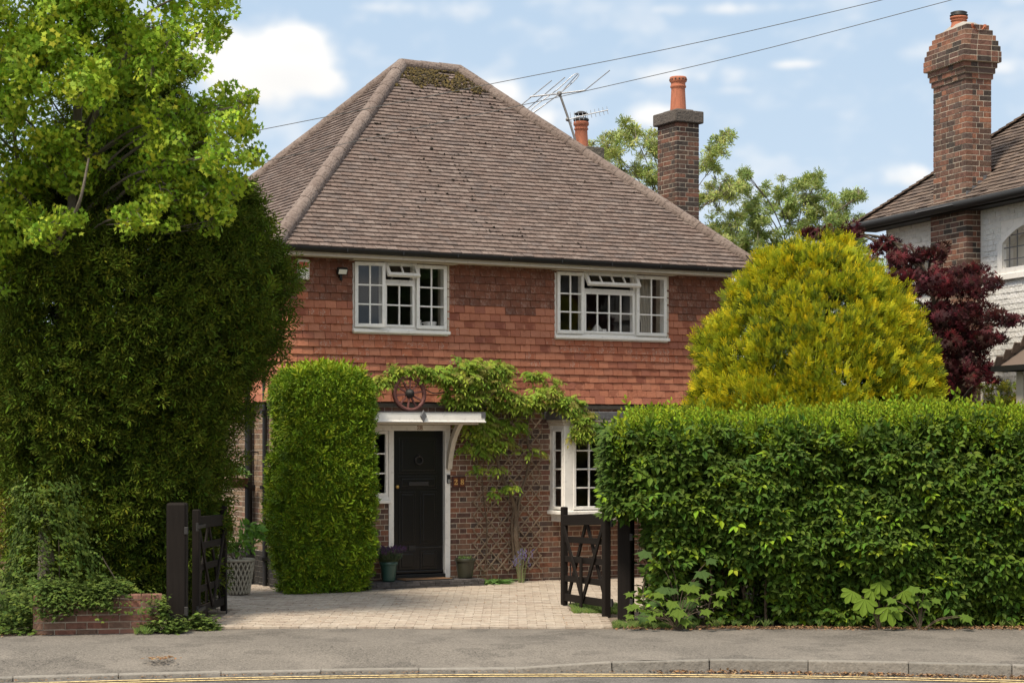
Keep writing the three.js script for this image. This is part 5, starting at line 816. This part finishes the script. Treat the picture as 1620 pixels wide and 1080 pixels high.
// ---------------------------------------------------------------- trees
// a broadleaf tree: trunk, limbs to clumps, leaves spread through each clump
function tree(name, label, cat, base, trunk, clumps, geos, cols, { per = 60, size = 1, face = V(0, 1, .35), flat = .6, bark = M.bark, twigR = .012, lm = M.leaf, grp, r0 = .12, twigs = 3, limbK = 1 } = {}) {
  const g = thing(name, label, cat, base.toArray(), 0, grp), it = [], wood = [limb(trunk.map((p) => p.clone().sub(base)), r0, r0 * .3, 10, .12)];
  for (const [c, r, dens = 1, off] of clumps) {   // off: the clump whose limb carries this one
    const q = c.clone().sub(base); let from = trunk[0]; let best = 1e9; for (let k = 0; k <= 20; k++) { const f = k / 20 * (trunk.length - 1), i = Math.min(trunk.length - 2, Math.floor(f)), p = trunk[i].clone().lerp(trunk[i + 1], f - i), d = p.distanceTo(c) + Math.max(0, p.y - c.y + .4 * p.distanceTo(c)) * 2; if (d < best) { best = d; from = p; } }
    const s = (off ?? from).clone().sub(base), mid = s.clone().lerp(q, .55).add(V(gs() * .12, .12 * s.distanceTo(q), gs() * .12)); wood.push(limb([s, mid, q], off ? twigR * .6 : Math.min(r0 * .5, limbK * (.012 + .018 * s.distanceTo(q))), off ? twigR * .3 : twigR * .5, off ? 4 : 6, .15));
    for (let k = 0; k < twigs; k++) { const e = ball().multiplyScalar(r * .9).add(q); wood.push(limb([mid.clone().lerp(q, rr(.3, 1)), mid.clone().lerp(e, .7), e], twigR * .7, twigR * .25, 4)); }
    const n = Math.round(per * dens * r * r * 4);
    for (let k = 0; k < n; k++) { const b = ball(), rad = Math.pow(b.length(), .5); b.normalize().multiplyScalar(rad * r * rr(.8, 1.2)); b.y *= flat; const lay = Math.round(b.y / .13) * .13; b.y = lerp(b.y, lay, .6); const p = q.clone().add(b); it.push({ m: place(p, V(b.x + gs() * .3, gs() * .35 - .12, b.z + gs() * .3).normalize().add(V(gs() * .3, 0, .15)), face.clone().add(V(gs() * .45, 0, gs() * .45)), size * rr(.75, 1.25)), c: vary(pick(cols), .18) }); }
  }
  part(g, 'trunk', wood, bark); foliage(g, 'crown', geos, lm, it); return g;
}
{ // yew
  setSeed(201);
  const B = V(-4.46, 0, -22.5), g = thing('yew_tree', 'tall dark green yew standing behind the low brick wall', 'tree', B.toArray());
  const spray = () => sprig(10, .1, LEAF.narrow, .058, { pitch: .95, opposite: false });
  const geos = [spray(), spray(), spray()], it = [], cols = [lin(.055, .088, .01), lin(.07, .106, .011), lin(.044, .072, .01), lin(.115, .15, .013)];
  const prof = [[0, -.3, .9], [.5, -.25, 1.1], [1.3, -.2, 1.16], [2.05, -.24, 1.3], [2.5, -.24, 1.4], [2.85, -.1, 1.56], [3.2, .02, 1.68], [4.1, .05, 1.7], [4.6, .0, 1.5], [5.1, -.02, 1.18], [5.6, -.05, .78], [6.2, -.05, .48], [6.9, -.05, .04]];
  const at2 = (y) => { for (let i = 0; i + 1 < prof.length; i++) if (y <= prof[i + 1][0]) { const t = (y - prof[i][0]) / (prof[i + 1][0] - prof[i][0]); return [lerp(prof[i][1], prof[i + 1][1], t), lerp(prof[i][2], prof[i + 1][2], t)]; } return [0, 0]; };
  for (let k = 0; k < 2500; k++) {   // clumps of shoots, each standing out from the body
    const y = .1 + 6.7 * Math.pow(rnd(), 1.15), [cx, R] = at2(y), a = rnd() * 2 * Math.PI; if (Math.cos(a) < -.3 && rnd() < .75) continue; if (rnd() > (R + .3) / 2) continue;
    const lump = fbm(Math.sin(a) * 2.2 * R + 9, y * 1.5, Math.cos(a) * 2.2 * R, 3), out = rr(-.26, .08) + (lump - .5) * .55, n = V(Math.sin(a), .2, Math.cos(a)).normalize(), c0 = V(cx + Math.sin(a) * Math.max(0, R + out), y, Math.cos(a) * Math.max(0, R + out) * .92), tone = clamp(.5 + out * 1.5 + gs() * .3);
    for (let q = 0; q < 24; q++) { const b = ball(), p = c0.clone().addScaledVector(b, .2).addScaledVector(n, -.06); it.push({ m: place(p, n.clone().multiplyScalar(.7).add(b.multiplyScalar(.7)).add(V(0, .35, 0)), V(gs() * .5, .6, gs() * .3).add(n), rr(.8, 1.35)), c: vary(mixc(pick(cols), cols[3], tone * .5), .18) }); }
  }
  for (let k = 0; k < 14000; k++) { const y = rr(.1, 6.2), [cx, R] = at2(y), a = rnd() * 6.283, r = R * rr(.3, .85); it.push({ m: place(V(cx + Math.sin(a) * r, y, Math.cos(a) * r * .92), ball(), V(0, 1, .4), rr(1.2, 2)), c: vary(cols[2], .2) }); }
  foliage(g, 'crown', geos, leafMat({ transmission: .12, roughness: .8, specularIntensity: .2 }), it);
  part(g, 'trunk', [limb([V(-.1, 0, 0), V(-.05, 2, 0), V(0, 4.5, 0), V(0, 6.6, 0)], .2, .02, 10, .2), ...Array.from({ length: 44 }, (_, k) => { const a = k * 2.4, y = .5 + k * .125, [cx, R] = at2(y + .4); return limb([V(0, y, 0), V(Math.sin(a) * R * .5 + cx, y + .15, Math.cos(a) * R * .5), V(Math.sin(a) * R * .85 + cx, y + .4, Math.cos(a) * R * .85)], .035, .008, 5, .2); })], M.bark);
}
{ // field maple leaning over the yew
  setSeed(211);
  const cl = [[-60, 30, 110], [40, 40, 95], [130, 20, 80], [210, 45, 80], [275, 60, 55], [335, 52, 30], [300, 95, 38], [-30, 150, 95], [70, 140, 80], [150, 120, 60], [235, 130, 55], [10, 230, 70], [90, 230, 60], [175, 205, 60], [250, 205, 50], [310, 190, 48], [360, 170, 36], [385, 165, 22], [385, 215, 30], [395, 250, 22], [340, 245, 50], [270, 265, 55], [200, 275, 50], [330, 300, 42], [365, 300, 26], [345, 345, 26], [290, 330, 38], [30, 300, 55], [110, 300, 45], [-20, 360, 60], [95, 352, 30], [60, 372, 30], [215, 335, 42], [15, 430, 35], [-80, 260, 90], [-50, -60, 110], [60, -60, 100], [170, -60, 90], [260, -40, 70], [330, -20, 40], [230, 345, 30], [60, 345, 40]];
  const clumps = cl.flatMap(([x, y, r]) => { const Z = 20.9 + rr(-.6, .4), c = at(x, y, Z), R = r / FOCAL * Z; return [[c, R * .5, 1], ...Array.from({ length: r > 50 ? 9 : 5 }, () => [c.clone().addScaledVector(ball(), R * .9), R * rr(.25, .55) + .05, 1, c])]; });
  const trunk = [at(72, 985, 21.3).setY(0), at(76, 800, 21.9), at(88, 580, 22.2), at(106, 430, 21.9), at(116, 300, 21.2), at(124, 130, 20.9), at(128, -80, 20.9)];
  const mk = () => { const b = new Batch(); for (let i = 0; i < 6; i++) { const a = i * 1.05 + rr(-.3, .3), d = V(Math.sin(a), .2 + rr(-.2, .3), Math.cos(a)); b.add(LEAF.maple, place(d.clone().multiplyScalar(.05), d.clone().add(V(0, -.25, 0)), V(0, 1, .2), .047 * rr(.7, 1.2)), lin(rr(.9, 1.1), rr(.9, 1.1), 1)); } return b.geo(); };
  const g = tree('field_maple', 'bright green field maple spreading above the dark yew', 'tree', trunk[0].clone(), trunk, clumps, [mk(), mk(), mk()], [lin(.27, .4, .03), lin(.34, .46, .035), lin(.2, .33, .028), lin(.4, .48, .036), lin(.25, .38, .03)], { per: 118, limbK: .55, r0: .12, flat: .55, face: V(0, 1, .5), bark: M.barkPale, twigs: 2 });
  part(g, 'side_limb', [limb([at(100, 470, 22).sub(trunk[0]), at(118, 380, 21.6).sub(trunk[0]), at(150, 180, 20.8).sub(trunk[0]), at(215, 60, 20.6).sub(trunk[0])], .07, .015, 8, .1), limb([at(98, 480, 22).sub(trunk[0]), at(50, 380, 21.6).sub(trunk[0]), at(10, 120, 20.8).sub(trunk[0])], .06, .015, 8, .1), limb([at(104, 440, 21.9).sub(trunk[0]), at(90, 390, 21).sub(trunk[0]), at(125, 320, 20.3).sub(trunk[0]), at(140, 250, 20.3).sub(trunk[0])], .035, .012, 7, .1)], M.barkPale);
}
{ // ivy: on the trunk, over the low wall, round the post
  setSeed(221);
  const lm = leafMat({ roughness: .7, transmission: .18, specularIntensity: .25 }), cs = [lin(.072, .115, .02), lin(.092, .14, .024), lin(.06, .098, .018), lin(.115, .165, .03)];
  const mk = () => { const b = new Batch(); for (let i = 0; i < 5; i++) b.add(LEAF.ivy, place(V(gs() * .06, i * .025, gs() * .015), V(gs() * .7, -.7, .4), V(gs() * .3, .3, 1), .031 * rr(.7, 1.2)), lin(rr(.85, 1.15), rr(.9, 1.1), 1)); return b.geo(); }, geos = [mk(), mk()];
  const cloud = (name, label, items, stems) => { const g = thing(name, label, 'ivy', items[0].p.clone().setY(0).toArray()), O = g.position.clone(); foliage(g, 'leaves', geos, lm, items.map((q) => ({ m: place(q.p.clone().sub(O), V(gs() * .5, gs() * .4 + .2, q.n.z), q.n.clone().add(V(0, .35, 0)), rr(.8, 1.4)), c: vary(pick(cs), .22) }))); part(g, 'stems', stems.map((s) => limb(s.map((p) => p.clone().sub(O)), .012, .006, 5)), M.bark); };
  const A = []; for (let k = 0; k < 2100; k++) { const t = rr(0, 1), L = V(.06 + t * 1.26, 0, 0).applyAxisAngle(V(0, 1, 0), .19).add(V(-5.05, 0, -19.97)), lumps = fbm(t * 5, 2, 3, 3); const y = .36 + rr(0, .13) * (.6 + lumps) - (t > .66 ? sstep(.66, .85, t) * .16 : 0); if (t > .66 && rnd() < .93) continue; const over = rnd() < .16, p = over ? V(L.x, y - rr(.02, .17) * lumps * 1.8, L.z + .05 + rr(0, .04)) : V(L.x, y + .02, L.z - rr(-.05, .42)); A.push({ p, n: V(0, over ? .2 : .8, over ? 1 : .5) }); }
  cloud('wall_ivy', 'ivy tumbling over the top of the low brick wall', A, [[V(-5, .45, -20.2), V(-4.5, .42, -20.1), V(-3.9, .4, -19.9)]]);
  const T = []; for (let k = 0; k < 1200; k++) { const y = .1 + 1.5 * Math.pow(rnd(), 1.8), a = rr(-1.9, 1.9), r = .14 + Math.abs(gs()) * .2 + .18 * fbm(a, y * 2, 3, 2) + .3 * sstep(1.2, .2, y), x = lerp(-5.1, -5.02, y / 3.1); T.push({ p: V(Math.max(-5.55, x - .1 + Math.sin(a) * r * 1.2), y, -21.2 + Math.cos(a) * r), n: V(Math.sin(a), .2, Math.cos(a)) }); }
  cloud('trunk_ivy', 'ivy clothing the maple trunk at the foot of the yew', T, [[V(-5.12, 0, -21.3), V(-5.1, .5, -21.35), V(-5.12, 1.0, -21.4)]]);
  const P = []; for (let k = 0; k < 420; k++) { const x = -3.95 + Math.pow(rnd(), .7) * .72 + gs() * .05; P.push({ p: V(x, .03 + Math.abs(gs()) * .12 + (x < -3.68 && x > -3.82 ? rr(0, .3) : 0), -20.22 - (x > -3.5 ? .35 : 0) + gs() * .1), n: V(0, .8, .6) }); }
  cloud('post_ivy', 'ivy runners creeping round the foot of the thick gate post', P, [[V(-3.9, .03, -20.2), V(-3.6, .04, -20.25), V(-3.3, .03, -20.5)]]);
  const Q = []; for (let k = 0; k < 1700; k++) { const x = rr(-6.6, -5.02), y = Math.pow(rnd(), 1.5) * (.3 + .35 * fbm(x * 3, 1, 2, 2)); Q.push({ p: V(x, y + .03, -19.9 - rr(0, .9) - y * .4 + .1 * gs() - .25 * sstep(-5.4, -6.2, x) * -1), n: V(gs() * .4, .6, .8) }); }
  cloud('ground_ivy', 'low ivy and weeds sprawling beside the end of the brick wall', Q, [[V(-6.2, .03, -20.1), V(-5.6, .05, -20), V(-5.1, .1, -20)]]);
  const U = []; for (let k = 0; k < 900; k++) { const x = rr(-6.8, -3.95), y = rr(.05, .6) * (.5 + .7 * fbm(x * 2, 4, 2, 2)); U.push({ p: V(x, y, -20.75 - rr(0, 1) + gs() * .1), n: V(gs() * .5, .5, .8) }); }
  cloud('undergrowth', 'leafy undergrowth beneath the yew behind the low wall', U, [[V(-6, 0, -20.9), V(-5.9, .4, -20.9), V(-5.7, .9, -20.9)], [V(-4.4, 0, -20.9), V(-4.3, .4, -20.8), V(-4.5, .8, -20.8)]]);
}
{ // purple Japanese maple
  setSeed(231);
  const mk = () => { const b = new Batch(); for (let i = 0; i < 5; i++) { const a = i * 1.26 + rr(-.3, .3), d = V(Math.sin(a), .1, Math.cos(a)); b.add(LEAF.acer, place(d.clone().multiplyScalar(.04), d.clone().add(V(0, -.3, 0)), V(0, 1, .3), .065 * rr(.8, 1.2)), lin(rr(.8, 1.2), rr(.8, 1.2), 1)); } return b.geo(); };
  const cl = [[1310, 372, 26], [1345, 368, 24], [1390, 392, 26], [1285, 368, 16], [1405, 380, 14], [1430, 408, 34], [1478, 400, 24], [1440, 450, 40], [1490, 445, 44], [1540, 450, 40], [1450, 500, 45], [1505, 500, 48], [1555, 498, 34], [1592, 508, 20], [1606, 505, 12], [1470, 545, 46], [1525, 545, 46], [1565, 535, 30], [1490, 590, 44], [1540, 585, 34], [1450, 590, 40], [1420, 470, 30], [1500, 620, 40], [1555, 600, 22], [1425, 440, 24], [1540, 425, 20], [1460, 640, 40]];
  const clumps = cl.map(([x, y, r]) => { const Z = 26.8 - (x - 1300) * .0092 + rr(-.3, .3); return [at(x, y, Z), r / FOCAL * Z]; }), base = at(1500, 900, 25.2).setY(0), trunk = [base.clone(), base.clone().add(V(.05, 1.2, 0)), at(1490, 540, 25.2), at(1470, 440, 25.4)];
  tree('purple_maple', 'dark purple leaved maple between the golden conifer and the white house', 'tree', base, trunk, clumps, [mk(), mk(), mk()], [lin(.068, .017, .02), lin(.1, .02, .026), lin(.048, .014, .018), lin(.15, .024, .03), lin(.06, .024, .02)], { per: 180, flat: .4, r0: .07, face: V(0, 1, .45) });
}
{ // ash trees far behind the house
  setSeed(241);
  const mk = () => { const b = new Batch(); for (let i = 0; i < 9; i++) { const a = i * 2.4, d = V(Math.sin(a), .3 + rr(-.3, .4), Math.cos(a)); for (let k = 0; k < 3; k++) b.add(LEAF.leaflet, place(d.clone().multiplyScalar(.06 + k * .07).add(V(0, -.02 * k, 0)), d.clone().add(V(gs() * .6, -.3, gs() * .6)), V(0, 1, .2), .12 * rr(.8, 1.2)), lin(rr(.9, 1.1), rr(.9, 1.1), 1)); } return b.geo(); }, geos = [mk(), mk()];
  const cols = [lin(.38, .44, .12), lin(.43, .48, .15), lin(.3, .37, .1), lin(.46, .5, .18)];  // leaf tones set pale to put distance haze into the colour
  const bunch = (Z, list) => list.flatMap(([x, y, r]) => { const c = at(x, y, Z + gs()); return [[c, 6 / FOCAL * Z], ...Array.from({ length: Math.max(5, Math.round(r / 2.2)) }, () => { const b = ball().multiplyScalar(r); return [at(x + b.x, y + b.y, Z + gs() * 1.2), rr(4, 9) / FOCAL * Z, 1, c]; })]; });
  const t1 = at(1040, 900, 46).setY(0), t2 = at(1265, 900, 50).setY(0);
  tree('ash_tree', 'tall airy ash tree behind the square brick chimney', 'tree', t1, [t1.clone(), at(1050, 640, 46), at(1058, 470, 46), at(1062, 400, 46)], bunch(46, [[960, 230, 26], [1000, 205, 26], [1030, 230, 30], [985, 270, 40], [1030, 290, 40], [1090, 330, 30], [1130, 260, 30], [1135, 310, 34], [1145, 215, 18], [1150, 355, 32], [1090, 380, 40], [1140, 390, 30], [1155, 300, 22], [1000, 330, 30]]), geos, cols, { per: 210, limbK: .3, size: .48, flat: .7, bark: M.barkPale, r0: .13, twigR: .016, twigs: 4, grp: 'trees behind the houses' });
  tree('ash_tree', 'spreading ash tree between the square chimney and the white house', 'tree', t2, [t2.clone(), at(1268, 600, 50), at(1264, 480, 50), at(1262, 430, 50)], bunch(50, [[1190, 330, 30], [1230, 310, 34], [1275, 315, 34], [1200, 370, 36], [1250, 355, 44], [1300, 340, 40], [1340, 330, 28], [1350, 360, 24], [1285, 285, 14], [1180, 275, 10], [1330, 385, 40], [1225, 400, 40], [1280, 395, 40], [1180, 395, 30], [1358, 310, 14], [1170, 300, 14]]), geos, cols.map((c) => mixc(c, lin(.1, .2, .04), .3)), { per: 210, limbK: .35, size: .5, flat: .75, bark: M.barkPale, r0: .14, twigR: .016, twigs: 3, grp: 'trees behind the houses' });
}
{ // yellow-green hedge in front of the white house and a bush against the far left wall
  setSeed(251);
  const g = thing('yellow_hedge', 'clipped yellow green hedge below the purple maple and porch', 'hedge', [6.9, 0, -25.4]), it = [], geo = [0, 1].map(() => sprig(8, .1, LEAF.ovate, .045, { pitch: 1 }));
  for (let k = 0; k < 7000; k++) { const x = rr(-.6, 2.6), top = 2.78 + .06 * fbm(x * 4, 1, 2, 2), y = rr(1.6, top), t = y > top - .12; it.push({ m: place(V(x, y, .4 - Math.pow(rnd(), 1.4) * .5 + .1 * fbm(x * 4, y * 4, 4, 2) - (t ? rr(0, .7) : 0)), V(gs() * .6, t ? .8 : gs() * .4, .8), V(0, .7, .7), rr(.7, 1.2)), c: vary(pick([lin(.32, .34, .03), lin(.2, .27, .03), lin(.4, .37, .04), lin(.14, .2, .03)]), .2) }); }
  foliage(g, 'leaves', geo, M.leaf, it); part(g, 'stems', Array.from({ length: 14 }, () => { const x = rr(-.5, 2.5); return limb([V(x, 0, 0), V(x + gs() * .1, 1.2, gs() * .1), V(x + gs() * .2, 2.3, gs() * .1)], .02, .006, 5); }), M.stem);
  const b = thing('yellow_bush', 'small yellow leaved bush against the far brick wall beyond the yew', 'bush', [-7.75, 0, -28]), bi = []; for (let k = 0; k < 1500; k++) { const q = ball(); bi.push({ m: place(V(q.x * .55, 1.05 + q.y * .8, q.z * .4), V(q.x, .4, q.z + .4), V(0, .8, .6), rr(.8, 1.2)), c: vary(pick([lin(.4, .36, .03), lin(.3, .3, .04)]), .2) }); }
  foliage(b, 'leaves', geo, M.leaf, bi); part(b, 'stems', [0, 1, 2, 3, 4].map((k) => limb([V(0, 0, 0), V(gs() * .1, .5, 0), V((k - 2) * .2, 1.4, gs() * .2)], .02, .006, 5)), M.stem);
  const w = thing('brick_garage', 'pale brick garage wall seen beyond the trunk ivy', 'building', [-9.6, 0, -29.2]);
  part(w, 'wall_core', bx(-3, 2.6, 0, 2.5, -2.5, -.01), M.mortar); pieces(w, 'brick', brickList(5.6, 2.5, (x, y, sx, sy) => BM(-3 + x, y, -.03 + rr(0, .004), sx, sy, .06), { nm: 5, score: (x) => x + rnd() }), BRICKPALE.box, BRICKPALE.mats, BRICKPALE.v); part(w, 'roof_slab', rb(-3.1, 2.7, 2.51, 2.62, -2.6, .1), M.lead);
}
{ // trees across the road, mirrored in the front windows
  setSeed(261);
  const mk = () => sprig(8, .3, LEAF.ovate, .2, { pitch: 1 }), geos = [mk(), mk()];
  for (const [x, z, h, label] of [[18, -6.5, 9, 'broad leafy tree across the road nearest the white house'], [25.5, -5, 10, 'middle broad leafy tree of the row across the road'], [34, -3, 10, 'broad leafy tree across the road farthest from the drive']]) { const b = V(x, 0, z), cl = Array.from({ length: 34 }, () => { const q = ball(); return [V(x + q.x * 2.9, h * .62 + q.y * h * .33, z + q.z * 2.3), rr(.6, 1.0)]; }); tree('street_tree', label, 'tree', b, [b.clone(), b.clone().add(V(.1, h * .3, 0)), b.clone().add(V(0, h * .8, 0))], cl, geos, [lin(.08, .15, .03), lin(.11, .19, .035)], { per: 40, r0: .2, twigs: 1, grp: 'trees across the road' }); }
}
console.log('trees ready');
renderer.render(scene, camera);
